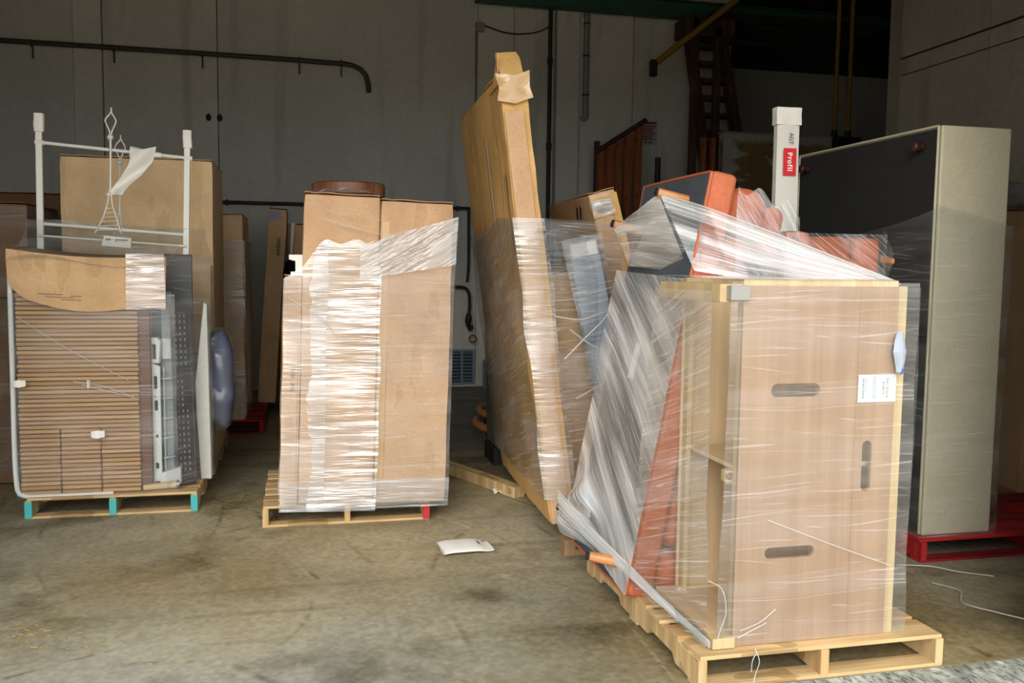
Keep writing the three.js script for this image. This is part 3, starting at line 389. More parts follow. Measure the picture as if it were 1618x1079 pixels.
// ───────────── leftmost load ─────────────
{
  const t = thing('tambour_cabinet', 'cabinet with many thin tan horizontal slats and a white edge, on the leftmost pallet', 'cabinet', [-1.48, 0.142, -6.42]);
  part('core', bevelled(0.8, 1.5, 0.07, 0.004), M.slatSide, t, [0.045, 0.75, -0.055]);
  const sg = bevelled(0.752, 0.024, 0.03, 0.008, 2), sg3 = bevelled(0.247, 0.024, 0.03, 0.008, 2), sm3 = [std({ color: 0xb58a55, roughness: 0.7 }), std({ color: 0xa97f4c, roughness: 0.7 }), std({ color: 0xbf9560, roughness: 0.7 })];
  for (let i = 0; i < 46; i++) { const y = 0.02 + i * 0.0295; if (i < 15) for (let k = 0; k < 3; k++) part('slat', sg3, sm3[(i + k) % 3], t, [-0.252 + k * 0.252 + rr(-0.002, 0.002), y, rr(-0.003, 0.003)]); else part('slat', sg, sm3[(i * 7) % 3], t, [rr(-0.004, 0.004), y, rr(-0.003, 0.003)]); }
  part('edge_trim', tube([[-0.4, 1.5, 0.02], [-0.402, 0.9, 0.02], [-0.4, 0.1, 0.02], [-0.385, 0.02, 0.02], [-0.33, -0.0, 0.02], [-0.2, -0.002, 0.02], [0.2, -0.002, 0.02]], 0.016, 60, 10), M.whitePlastic, t);
  const c = thing('cardboard_wrap', 'curved kraft cardboard sheet draped over the top front of the leftmost load', 'cardboard');
  part('sheet', slab((u, v) => { const x = mix(-1.9, -0.92, u), top = mix(1.79, 1.752, u) - 0.03 * Math.sin(u * 3.1), bot = mix(1.5, 1.4, u) - 0.07 * Math.sin(Math.PI * clamp(u * 1.2)) + 0.06 * clamp((0.12 - u) * 8) ** 2; return wob(V(x + 0.03 * (1 - v) * (1 - u), mix(bot, top, v), -6.37 + 0.03 * Math.sin(u * 3.1) + 0.02 * Math.sin(v * 3.1) - 0.05 * v), 0.012, 9, 3); }, 40, 16, -0.005, 1, 0.4), M.kraft, c);
  part('top_fold', slab((u, v) => wob(V(mix(-1.88, -0.93, u), mix(1.79, 1.752, u) - 0.03 * Math.sin(u * 3.1) + 0.005 + v * 0.02, -6.42 - v * 0.3), 0.01, 11, 4), 30, 6, 0.005, 1, 0.3), M.kraftBrown, c);
  const [pg, pm] = print(0.3, 0.06, 256, 52, (x, w, h) => { x.fillStyle = 'rgba(90,64,40,0.55)'; x.fillRect(0, 6, 130, 5); x.fillRect(40, 22, 150, 4); x.fillRect(170, 12, 60, 5); x.fillRect(120, 34, 110, 4); }); part('printing', pg, pm, c, [-1.55, 1.475, -6.333], [0, 0.03, -0.05]);
  const fr = thing('bed_frame', 'white metal bed frame with two posts and a pointed spire above the leftmost load', 'bed frame', [-0.008, 0.006, -6.7]);
  for (const [x0, y0, x1, y1] of [[-1.78, 0.142, -1.747, 2.7], [-0.86, 0.142, -0.79, 2.63]]) { const h = y1 - y0, a = -Math.atan2(x1 - x0, h); part('post', bevelled(0.042, h, 0.03, 0.006, 2), M.whiteMetal, fr, [(x0 + x1) / 2, (y0 + y1) / 2, 0], [0, 0, a]); part('post_cap', slab((u, v) => { const q = u * Math.PI * 2, sq = (k) => Math.sign(k) * Math.abs(k) ** 0.4; return wob(V(x1 + sq(Math.cos(q)) * 0.027, y1 - 0.115 + v * 0.122, sq(Math.sin(q)) * 0.021), 0.008, x0 > -1 ? 3 : 4, 22); }, 24, 6, 0.004), M.foam, fr, null, null, 'crumpled white foam cap'); part('joint_collar', rod([x1 + 0.004 - 0.03, y1 - 0.186, 0], [x1 + 0.03, y1 - 0.188, 0], 0.018), M.whiteMetal, fr); }
  const rail = (y0, y1, r, z = 0) => part('rail', rod([-1.77, y0, z], [-0.81, y1, z], r), M.whiteMetal, fr);
  rail(2.515, 2.446, 0.012); rail(1.965, 1.905, 0.012); rail(1.882, 1.825, 0.008, 0.03);
  const spire = (x, y, z, k) => { // y: foot height
    const g = [tube([[x + 0.01, y + 0.86, z], [x + 0.008, y + 0.83, z], [x - 0.026, y + 0.785, z], [x - 0.03, y + 0.77, z], [x - 0.004, y + 0.7, z], [x, y + 0.65, z]], 0.0055, 30, 6), tube([[x + 0.01, y + 0.86, z], [x + 0.012, y + 0.83, z], [x + 0.036, y + 0.785, z], [x + 0.04, y + 0.77, z], [x + 0.012, y + 0.7, z], [x, y + 0.65, z]], 0.0055, 30, 6), tube([[x + 0.002, y + 0.68, z], [x - 0.002, y + 0.5, z], [x - 0.008, y + 0.3, z]], 0.008, 20, 8), new THREE.SphereGeometry(0.021, 14, 10).translate(x, y + 0.66, z)];
    for (const [dx, w] of [[-0.115, 1], [0.055, 1]]) g.push(tube([[x - 0.008, y + 0.33, z], [x - 0.008 + dx * 0.2, y + 0.2, z], [x + dx * 0.55, y + 0.1, z], [x + dx, y, z]], 0.0055, 24, 6));
    for (let i = 0; i < 6; i++) { const h = 0.02 + i * 0.03, q = (1 - h / 0.33) ** 1.6; g.push(rod([x - 0.008 - 0.105 * q, y + h, z], [x - 0.006 + 0.06 * q, y + h + 0.008, z], 0.0025, 0.0025, 5)); }
    return part('spire', mergeGeometries(g.map((q) => q.index ? q.toNonIndexed() : q)), M.whiteMetal, fr, null, k);
  };
  spire(-1.293, 1.905, 0.02); spire(-1.318, 1.78, -0.42);
  part('foot_plate', poly([[-1.36, 1.82], [-1.17, 1.805], [-1.165, 1.875], [-1.34, 1.89]], 0.03, [rectHole(-1.33, 1.85, -1.3, 1.87), rectHole(-1.27, 1.845, -1.19, 1.865)]), M.whiteMetal, fr, [0, 0, 0.06]);
  const fl = thing('foam_wrap', 'white foam strip knotted round the top rail of the bed frame and hanging down', 'packing foam', [-0.008, 0.006, -6.7]);
  part('cuff', slab((u, v) => { const q = v * Math.PI * 2; return wob(V(mix(-1.17, -0.95, u), 2.468 - u * 0.012 + Math.sin(q) * 0.045 * (1 - 0.65 * u), Math.cos(q) * 0.04 * (1 - 0.5 * u)), 0.03, 5, 12); }, 14, 16, 0.003), M.foam, fl);
  part('tail', slab((u, v) => { const x = mix(-1.1, -1.27, v) + 0.03 * Math.sin(v * 4), y = mix(2.46, 2.17, v ** 1.1); return wob(V(x - mix(0.06, 0.03, v) + u * mix(0.16, 0.1, v), y + u * 0.05 * (1 - v), 0.04 + 0.025 * Math.sin(u * 3 + v * 5)), 0.03, 7, 12); }, 8, 22, 0.004), M.foam, fl);
  // packed along the right side of the load
  const d = thing('charcoal_panel', 'dark charcoal panel standing in film behind the white plastic tray on the leftmost pallet', 'panel', [-0.93, 0.142, -6.635]); part('panel', bevelled(0.27, 1.62, 0.04, 0.006), M.charcoal, d, [0.02, 0.82, 0]); part('edge_strip', bevelled(0.07, 1.3, 0.01, 0.003), std({ color: 0x8d98a0, roughness: 0.4 }), d, [-0.02, 0.72, 0.022]);
  const w = thing('plastic_tray', 'white ribbed plastic tray with slotted edge standing on end on the leftmost pallet', 'tray', [-1.02, 0.142, -6.5]);
  const holes = [slot(-0.008, 0.64, 0.02, 0.74), slot(-0.006, 0.49, 0.022, 0.57), slot(0.0, 0.3, 0.02, 0.33), slot(-0.006, 0.08, 0.022, 0.13), slot(-0.004, 0.58, 0.008, 0.6)];
  part('slotted_edge', poly([[-0.03, 0.0], [0.035, 0.0], [0.035, 0.8], [-0.03, 0.83]], 0.02, holes, 0.003), M.whitePlastic, w, [0, 0.05, 0]);
  part('side_panel', bevelled(0.012, 0.82, 0.26, 0.003), M.whitePlastic, w, [0.12, 0.5, -0.16], [0, 0.9, 0]); for (let i = 0; i < 5; i++) part('rib', bevelled(0.17, 0.01, 0.02, 0.003), M.whitePlastic, w, [0.11, 0.2 + i * 0.14, -0.1], [0, 0.6, 0]); for (const x of [0.05, 0.17]) part('rib', bevelled(0.012, 0.74, 0.02, 0.003), M.whitePlastic, w, [x, 0.47, -0.06 - x * 0.5]);
  part('end_block', poly([[-0.03, 0], [0.06, 0], [0.16, 0.05], [0.16, 0.16], [0.0, 0.11], [-0.03, 0.09]], 0.1, [rectHole(-0.01, 0.02, 0.03, 0.07)], 0.004), M.whitePlastic, w, [0, -0.02, 0.01]);
  part('end_block', poly([[-0.035, 0], [0.03, 0], [0.04, 0.15], [0.02, 0.17], [-0.035, 0.17]], 0.1, [rectHole(-0.018, 0.02, 0.016, 0.13)], 0.004), M.whitePlastic, w, [0, 0.88, 0]); part('end_block', bevelled(0.14, 0.15, 0.1, 0.01), M.whitePlastic, w, [0.11, 0.97, -0.12]);
  const pb = thing('perforated_board', 'black board with rows of small square holes standing on the leftmost pallet', 'board', [-0.83, 0.142, -6.555]); const ph = [];
  for (let r = 0; r < 27; r++) for (let k = 0; k < 3; k++) if (!(r === 17 || r === 16) && !(r > 10 && r < 16 && k === 2)) ph.push(rectHole(-0.038 + k * 0.03, 0.1 + r * 0.042, -0.024 + k * 0.03, 0.122 + r * 0.042));
  part('board', poly([[-0.065, 0], [0.065, 0.0], [0.065, 1.27], [-0.065, 1.29]], 0.012, ph), M.black, pb, [0, 0, 0], [0, 0.25, 0.02]); part('backing_sheet', bevelled(0.1, 1.2, 0.006, 0.002), M.foam, pb, [0.0, 0.64, -0.03], [0, 0.25, 0.02]);
  single('foam_wedge', 'tall white tapered foam sheet on edge at the right of the leftmost load', 'packing foam', poly([[-0.04, 0], [0.025, 0.0], [0.01, 1.27], [-0.005, 1.28], [-0.07, 0.7], [-0.065, 0.5]], 0.12, [], 0.004), M.foam, [-0.705, 0.145, -6.72]);
  const cu = thing('cushion', 'blue-grey cushion in clear plastic bulging from the right of the leftmost load', 'cushion', [-0.635, 0.84, -7.02]);
  part('pad', grid((u, v) => { const a = u * Math.PI * 2, b = (v - 0.5) * Math.PI, e = (x, k) => Math.sign(x) * Math.abs(x) ** k; return wob(V(0.105 * e(Math.cos(a), 0.8) * e(Math.cos(b), 0.7), 0.37 * e(Math.sin(b), 0.9), 0.13 * e(Math.sin(a), 0.8) * e(Math.cos(b), 0.7)), 0.03, 9, 9); }, 40, 40), M.cushion, cu);
  part('plastic_sleeve', grid((u, v) => { const a = u * Math.PI * 2, b = (v - 0.5) * Math.PI, e = (x, k) => Math.sign(x) * Math.abs(x) ** k; return wob(V(0.117 * e(Math.cos(a), 0.8) * e(Math.cos(b), 0.7), 0.395 * e(Math.sin(b), 0.9), 0.145 * e(Math.sin(a), 0.8) * e(Math.cos(b), 0.7)), 0.04, 19, 9); }, 40, 40, 1, 1), F.dim, cu);
  const lg = thing('turned_dowel', 'pale turned wooden leg lying across the leftmost pallet below the plastic tray', 'furniture leg', [-0.98, 0.17, -6.4]); part('shaft', rod([-0.11, 0, 0], [0.1, 0.008, -0.03], 0.02, 0.026), M.plyPale, lg); part('ferrule', rod([0.1, 0.008, -0.03], [0.12, 0.009, -0.033], 0.028), M.steel, lg);
  const f = thing('stretch_film', 'clear stretch film round the leftmost load, gathered at the feet of the bed frame', 'plastic wrap');
  sheet(f, (u, v) => V(mix(-1.88, -0.86, u), mix(0.13, 1.5, v), -6.375 + 0.02 * Math.sin(u * 3)), 40, 50, 1, 1.4, F.clear, 41, 0.012);
  sheet(f, (u, v) => V(mix(-0.93, -0.66, u), mix(0.16, 1.76, v), mix(-6.38, -6.68, u)), 24, 60, 0.5, 1.6, F.clear, 43, 0.02);
  sheet(f, (u, v) => V(mix(-1.16, -0.915, u), mix(1.4, 1.77, v), -6.33 + 0.01 * Math.sin(u * 3)), 20, 24, 0.26, 0.4, F.heavy, 45, 0.012);
  sheet(f, (u, v) => { const y = mix(1.72, 1.98, v) - 0.04 * u, k = v ** 0.6; return V(mix(mix(-1.9, -1.8, k), mix(-0.9, -0.8, k), u), y + 0.02 * Math.sin(u * 7), mix(-6.36, -6.54, k)); }, 50, 24, 1.1, 0.4, F.dim, 47, 0.03, 0, true);
  sheet(f, (u, v) => { const y = mix(1.75, 2.0, v) - 0.05 * u, k = v ** 0.6; return V(mix(-1.88, -0.68, u), y, mix(-7.35, -6.68, k)); }, 40, 20, 1.1, 0.4, F.dim, 48, 0.03, 0, true);
  sheet(f, (u, v) => V(mix(-0.66, -0.7, u), mix(0.2, 1.7, v), mix(-6.68, -7.35, u)), 20, 40, 0.7, 1.5, F.dim, 49, 0.02);
  for (const q of [[[-1.84, 1.35, -6.36], [-1.5, 1.12, -6.34], [-1.16, 0.92, -6.35]], [[-1.5, 0.92, -6.34], [-1.3, 0.88, -6.34], [-1.12, 0.8, -6.35]], [[-1.45, 0.9, -6.34], [-1.25, 0.84, -6.335], [-1.13, 0.81, -6.35]]]) strand(f, q, 0.0025);
  for (const [x, y, s, lab] of [[-1.83, 0.91, 0.05, 'torn white paper tag on the left white edge of the slatted cabinet'], [-1.36, 0.56, 0.055, 'torn white label hanging in the film over the lower slats'], [-1.41, 0.9, 0.03, 'tiny upright white tag in the film half way up the slats']]) single('paper_tag', lab, 'label', slab((u, v) => V((u - 0.5) * s * 1.5 * (s < 0.04 ? 0.4 : 1), (v - 0.5) * s * (1 - 0.5 * Math.abs(u - 0.5)) * (s < 0.04 ? 2 : 1), 0.012 * Math.sin(u * 4)), 8, 6, 0.001), M.paper, [x, y, -6.345]);
}

// ───────────── upright sofa, plywood crate and their film ─────────────
{
  const t = thing('sofa', 'orange velvet sofa on end, its dark underside facing left, beside the plywood crate', 'sofa', [1.485, 0.142, -3.88]); t.rotation.z = -0.187;
  const L = 2.07, D = 0.87, box = (n, x0, x1, y0, y1, z0, z1, r, m = M.velvet) => part(n, metric(new RoundedBoxGeometry(x1 - x0, y1 - y0, z1 - z0, 5, r)), m, t, [(x0 + x1) / 2, (y0 + y1) / 2, (z0 + z1) / 2]);
  box('base', 0, 0.135, 0, L, -D, 0, 0.03);
  part('underside', bevelled(0.012, L - 0.035, D - 0.035, 0.004), M.dust, t, [-0.003, L / 2, -D / 2]);
  for (const [p, r] of [[[[-0.002, 0.01, -0.012], [-0.002, L / 2, -0.01], [-0.002, L - 0.01, -0.012]], 0.008], [[[-0.002, L - 0.01, -0.012], [-0.002, L - 0.008, -D / 2], [-0.002, L - 0.01, -D + 0.012]], 0.008], [[[-0.002, 0.01, -0.012], [-0.002, 0.008, -D / 2], [-0.002, 0.01, -D + 0.012]], 0.008], [[[-0.002, 0.01, -D + 0.012], [-0.002, L / 2, -D + 0.01], [-0.002, L - 0.01, -D + 0.012]], 0.008]]) part('piping', tube(p, r, 20, 8), M.velvet, t);
  box('armrest', 0.13, 0.36, 1.8, 2.04, -D + 0.02, -0.025, 0.1); box('armrest', 0.13, 0.36, 0.02, 0.24, -D + 0.02, -0.025, 0.08);
  box('seat_cushion', 0.135, 0.31, 1.0, 1.79, -D + 0.2, -0.02, 0.07); box('seat_cushion', 0.135, 0.31, 0.25, 0.99, -D + 0.2, -0.02, 0.07); box('backrest', 0.34, 0.45, 1.72, 1.98, -D + 0.03, -0.05, 0.05); box('backrest', 0.135, 0.45, 0.25, 1.8, -D, -D + 0.2, 0.06);
  const leg = (y, z) => { const l = part('leg', rod([0, y, z], [-0.17, y + 0.012, z], 0.031, 0.022, 20), M.leg, t); part('leg_tip', rod([-0.17, y + 0.012, z], [-0.178, y + 0.0125, z], 0.0225, 0.021, 20), M.black, l); };
  leg(0.12, -0.16); leg(0.21, -0.74); leg(1.93, -0.22); leg(1.8, -0.78);
  part('tag', bevelled(0.002, 0.19, 0.075, 0.0006), M.foam, t, [-0.012, 1.1, -0.47], [0.12, 0, 0], 'cream care tag on the underside');
  const s = thing('sofa', 'second orange velvet sofa on end behind the crate, its leg pointing right', 'sofa', [2.66, 0.142, -4.1]);
  const bx = (n, x0, x1, y0, y1, z0, z1, r, m = M.velvet) => part(n, metric(new RoundedBoxGeometry(x1 - x0, y1 - y0, z1 - z0, 5, r)), m, s, [(x0 + x1) / 2, (y0 + y1) / 2, (z0 + z1) / 2]);
  bx('base', 0.12, 0.285, 0, 1.74, -0.62, 0, 0.04); bx('seat_cushion', -0.12, 0.12, 0.2, 1.745, -0.6, 0.0, 0.06); bx('armrest', -0.28, -0.1, 0.02, 1.77, -0.6, -0.01, 0.06); part('underside', bevelled(0.01, 1.7, 0.58, 0.004), M.dust, s, [0.288, 0.87, -0.31]);
  for (const [y, z] of [[1.64, -0.1], [1.64, -0.52], [0.12, -0.1], [0.12, -0.52]]) { const l = part('leg', rod([0.29, y, z], [0.42, y - 0.02, z], 0.034, 0.02, 20), M.leg, s); }
}
{
  const t = thing('plywood_crate', 'tall plywood crate with three rounded hand slots, open on its left side, nearest the viewer', 'crate', [1.725, 0.142, -3.27]);
  const W = 0.715, H = 1.5, D = 0.6;
  part('front_panel', poly([[0, 0], [0.53, 0], [0.53, H], [0, H]], 0.018, [slot(0.135, 1.043, 0.36, 1.1), slot(0.132, 0.362, 0.362, 0.412)], 0.001), M.ply, t, [0.0, 0, 0]);
  part('front_panel', poly([[0.533, 0], [W, 0], [W, H], [0.533, H]], 0.018, [slot(0.57, 0.63, 0.617, 0.85)], 0.001), M.ply, t);
  part('back_panel', bevelled(W, H - 0.04, 0.015, 0.002), M.plyPale, t, [W / 2, H / 2 + 0.01, -D + 0.01]);
  part('right_panel', bevelled(0.015, H, D, 0.002), M.plyPale, t, [W - 0.01, H / 2, -D / 2 - 0.012]);
  part('floor_panel', bevelled(W + 0.08, 0.02, D, 0.002), M.plyPale, t, [W / 2 - 0.05, 0.035, -D / 2 - 0.012]); part('shelf', bevelled(W - 0.05, 0.02, D - 0.12, 0.002), M.plyPale, t, [W / 2, 0.735, -D / 2]);
  part('batten', bevelled(0.042, H + 0.005, 0.05, 0.003), M.batten, t, [W + 0.023, H / 2, -0.03]);
  for (const z of [-0.08, -0.3, -0.55]) part('batten', bevelled(0.024, H - 0.06, 0.045, 0.002), M.batten, t, [0.02, H / 2, z === -0.08 ? -0.045 : z], null).visible = z !== -0.3;
  part('top_rail', bevelled(0.12, 0.075, D + 0.02, 0.004), M.batten, t, [-0.04, H - 0.03, -D / 2 - 0.02]); part('top_rail', bevelled(W, 0.03, 0.05, 0.003), M.batten, t, [W / 2, H + 0.012, -0.03]); part('top_rail', bevelled(W, 0.03, 0.05, 0.003), M.batten, t, [W / 2, H + 0.012, -D + 0.02]);
  part('foot_rail', bevelled(0.1, 0.045, 0.06, 0.003), M.batten, t, [-0.05, 0.024, -0.01]); part('foot_rail', bevelled(W, 0.05, 0.04, 0.003), M.plyPale, t, [W / 2, 0.03, -D + 0.03]); part('shelf_block', bevelled(0.09, 0.05, 0.05, 0.003), M.batten, t, [0.03, 0.7, -0.1]); part('rust_stain', new THREE.SphereGeometry(0.014, 10, 6).scale(1.6, 1, 0.6), M.walnut, t, [0.0, 0.705, -0.07]);
  part('top_block', bevelled(0.085, 0.06, 0.07, 0.004), M.whiteSteel, t, [-0.03, H - 0.028, -0.004], null, 'grey metal-faced block at the top left corner');
  const [pg, pm] = print(0.182, 0.118, 364, 236, (x, w, h) => { x.fillStyle = '#c3c9ca'; x.fillRect(0, 0, w, h); x.save(); x.translate(w / 2, h / 2); x.rotate(Math.PI / 2); x.textAlign = 'center'; x.fillStyle = '#33393c'; x.font = '30px serif'; x.fillText('Four Hands', 0, -86); x.font = 'bold 26px serif'; x.fillText('#VOT174', 0, -50); x.font = '16px sans-serif'; x.fillText('◇', 0, -124); x.font = 'bold 24px sans-serif'; x.fillText('DO NOT STACK', 0, 142); x.font = '15px sans-serif'; x.fillText('size 24 x 30 x 60', -34, 112); x.fillStyle = '#b2b8c0'; x.fillRect(-100, 10, 200, 34); x.restore(); }, { opaque: true });
  part('shipping_label', pg, pm, t, [0.627, 1.073, 0.002]);
  const b = thing('bubble_pouch', 'pale bubble-wrap pouch with a blue corner tucked at the right edge of the crate', 'packaging', [2.465, 1.37, -3.245]);
  part('pouch', slab((u, v) => { const w = 0.06 * (1 - Math.abs(v - 0.5) * 1.5) + 0.008; return wob(V(-0.03 + (u - 0.5) * w, (v - 0.5) * 0.17, 0.012 * Math.sin(u * 3.1)), 0.008, 3, 20); }, 10, 16, 0.004), std({ color: 0x98a3ae, roughness: 0.35 }), b); part('blue_corner', bevelled(0.02, 0.035, 0.004, 0.001), std({ color: 0x3458a0, roughness: 0.5 }), b, [-0.02, -0.075, 0.004], [0, 0, 0.4]);
}
{
  const f = thing('stretch_film', 'milky film round the orange sofa and plywood crate, fanned from sofa leg to crate corner', 'plastic wrap');
  const ux = (y) => 1.485 + (y - 0.142) * 0.189 - 0.025, bulge = (y, z) => 0.15 * Math.exp(-(((y - 0.34) / 0.17) ** 2 + ((z + 4.62) / 0.13) ** 2)) + 0.09 * Math.exp(-(((y - 0.27) / 0.1) ** 2 + ((z + 4.03) / 0.09) ** 2)) * 0;
  // over the dark underside, from floor leg to below the gap
  sheet(f, (u, v) => { const z = mix(-4.86, -3.84, u), bot = mix(0.3, 0.16, u ** 0.7), y = mix(bot, mix(1.7, 1.66, u), v); return V(ux(y) - bulge(y, z), y, z); }, 70, 110, 1.0, 1.5, F.fan, 61, 0.02, 0.55);
  // flap of film pulled over the lower leg
  sheet(f, (u, v) => { const a = u * Math.PI * 2, r = mix(0.16, 0.034, v ** 0.6); return V(mix(1.5, 1.37, v), 0.36 + Math.sin(a) * r, -4.62 + Math.cos(a) * r * 0.9); }, 30, 14, 0.6, 0.3, F.fan, 62, 0.02, 0.4, true);
  // tent over the two upper legs
  const tn = [1.69, 2.075, -4.1], tf = [1.665, 1.93, -4.66];
  sheet(f, quad([1.74, 1.72, -4.62], [1.8, 1.69, -3.86], [1.825, 1.985, -3.845], tn), 10, 10, 0.6, 0.4, F.fan, 63, 0.006, 0, true);
  sheet(f, quad([1.735, 1.72, -4.62], [1.79, 1.72, -3.99], tn, tf), 40, 30, 0.7, 0.4, F.fan, 64, 0.012, 0.2, true);
  // the fan from the upper leg across to the crate's far top corner
  const fanTop = (u) => u < 0.2 ? V(...tn).lerp(V(1.825, 1.99, -3.845), u / 0.2) : V(1.825, 1.99, -3.845).lerp(V(2.47, 1.655, -3.3), (u - 0.2) / 0.8), fanLow = (u) => u < 0.3 ? V(1.78, 1.7, -3.86).lerp(V(2.0, 1.66, -3.74), u / 0.3) : V(2.0, 1.66, -3.74).lerp(V(2.45, 1.645, -3.3), (u - 0.3) / 0.7);
  sheet(f, (u, v) => { const p = fanLow(u).lerp(fanTop(u), v); p.y -= 0.03 * Math.sin(Math.PI * v) * Math.sin(Math.PI * u); p.z += 0.02 * Math.sin(Math.PI * u); return p; }, 90, 30, 1.1, 0.5, F.fan, 65, 0.006, 0, true);
  for (let i = 0; i < 5; i++) { const v = 1 - i * 0.055; const p = (u) => { const q = fanLow(u).lerp(fanTop(u), v); q.y -= 0.03 * Math.sin(Math.PI * v) * Math.sin(Math.PI * u); q.z += 0.02 * Math.sin(Math.PI * u) + 0.006; return [q.x, q.y, q.z]; }; strand(f, [p(0.02), p(0.19), p(0.3), p(0.6), p(0.98)], i ? 0.0022 : 0.004); }
  // round the crate: left side and front
  sheet(f, quad([1.6, 0.15, -3.26], [1.5, 0.2, -3.9], [1.6, 1.62, -3.9], [1.58, 1.62, -3.28]), 40, 70, 0.7, 1.5, F.mid, 66, 0.012, 0.3);
  sheet(f, quad([1.64, 0.15, -3.252], [2.53, 0.15, -3.252], [2.52, 1.66, -3.252], [1.66, 1.66, -3.252]), 50, 70, 0.9, 1.5, F.clear, 67, 0.01);
  sheet(f, quad([2.528, 0.15, -3.25], [2.535, 0.15, -3.9], [2.535, 1.62, -3.9], [2.528, 1.64, -3.25]), 20, 40, 0.7, 1.5, F.clear, 69, 0.012);
  sheet(f, quad([1.62, 1.67, -3.26], [2.52, 1.672, -3.26], [2.5, 1.68, -3.88], [1.6, 1.68, -3.9]), 40, 24, 0.9, 0.6, F.mid, 70, 0.014, 0, true);
  // over the cushions and the second sofa
  sheet(f, (u, v) => V(mix(1.98, 2.34, u), mix(1.5, mix(2.1, 1.99, u) - 0.03 * Math.sin(u * 14), v), mix(-3.85, -3.9, u)), 30, 36, 0.8, 0.4, F.mid, 71, 0.03, 0.6);
  sheet(f, (u, v) => V(mix(2.375, 2.952, u), mix(1.35, 1.9, v), -4.085 + 0.01 * Math.sin(u * 9)), 36, 30, 0.5, 0.6, F.mid, 72, 0.02, 0.8);
  sheet(f, quad([2.95, 1.5, -4.1], [3.08, 1.78, -4.19], [3.08, 1.81, -4.19], [2.95, 1.93, -4.1]), 16, 16, 0.2, 0.3, F.dim, 73, 0.01);
  // bunched band that runs from the low leg down to the crate's foot
  sheet(f, (u, v) => V(mix(1.35, 1.61, u) + 0.0, mix(0.43, 0.17, u ** 0.85) + (v - 0.5) * mix(0.1, 0.03, u), mix(-4.62, -3.26, u) + 0.01), 60, 8, 1.5, 0.1, F.fan, 74, 0.008, 0, true);
  for (let i = 0; i < 6; i++) { const o = (i - 2.5) * 0.011; strand(f, [[1.35, 0.43 + o * 2, -4.62], [1.42 + o * 0.3, 0.34 + o, -4.2], [1.53, 0.235 + o * 0.6, -3.75], [1.612, 0.165 + o * 0.4, -3.25]], 0.003 + 0.002 * (i % 2)); }
  for (const q of [[[1.62, 0.42, -3.3], [1.66, 0.4, -3.26], [1.68, 0.3, -3.25], [1.655, 0.22, -3.25], [1.64, 0.16, -3.25]], [[1.74, 0.22, -3.24], [1.83, 0.25, -3.24], [1.9, 0.3, -3.24]], [[1.73, 0.19, -3.24], [1.8, 0.22, -3.24], [1.86, 0.245, -3.24]], [[1.79, 0.16, -3.2], [1.8, 0.11, -3.18], [1.785, 0.06, -3.18], [1.77, 0.02, -3.17]], [[1.79, 0.14, -3.19], [1.77, 0.12, -3.18], [1.765, 0.07, -3.18]], [[1.85, 0.68, -3.245], [2.15, 0.56, -3.245], [2.44, 0.45, -3.245]]]) strand(f, q, 0.002);
}

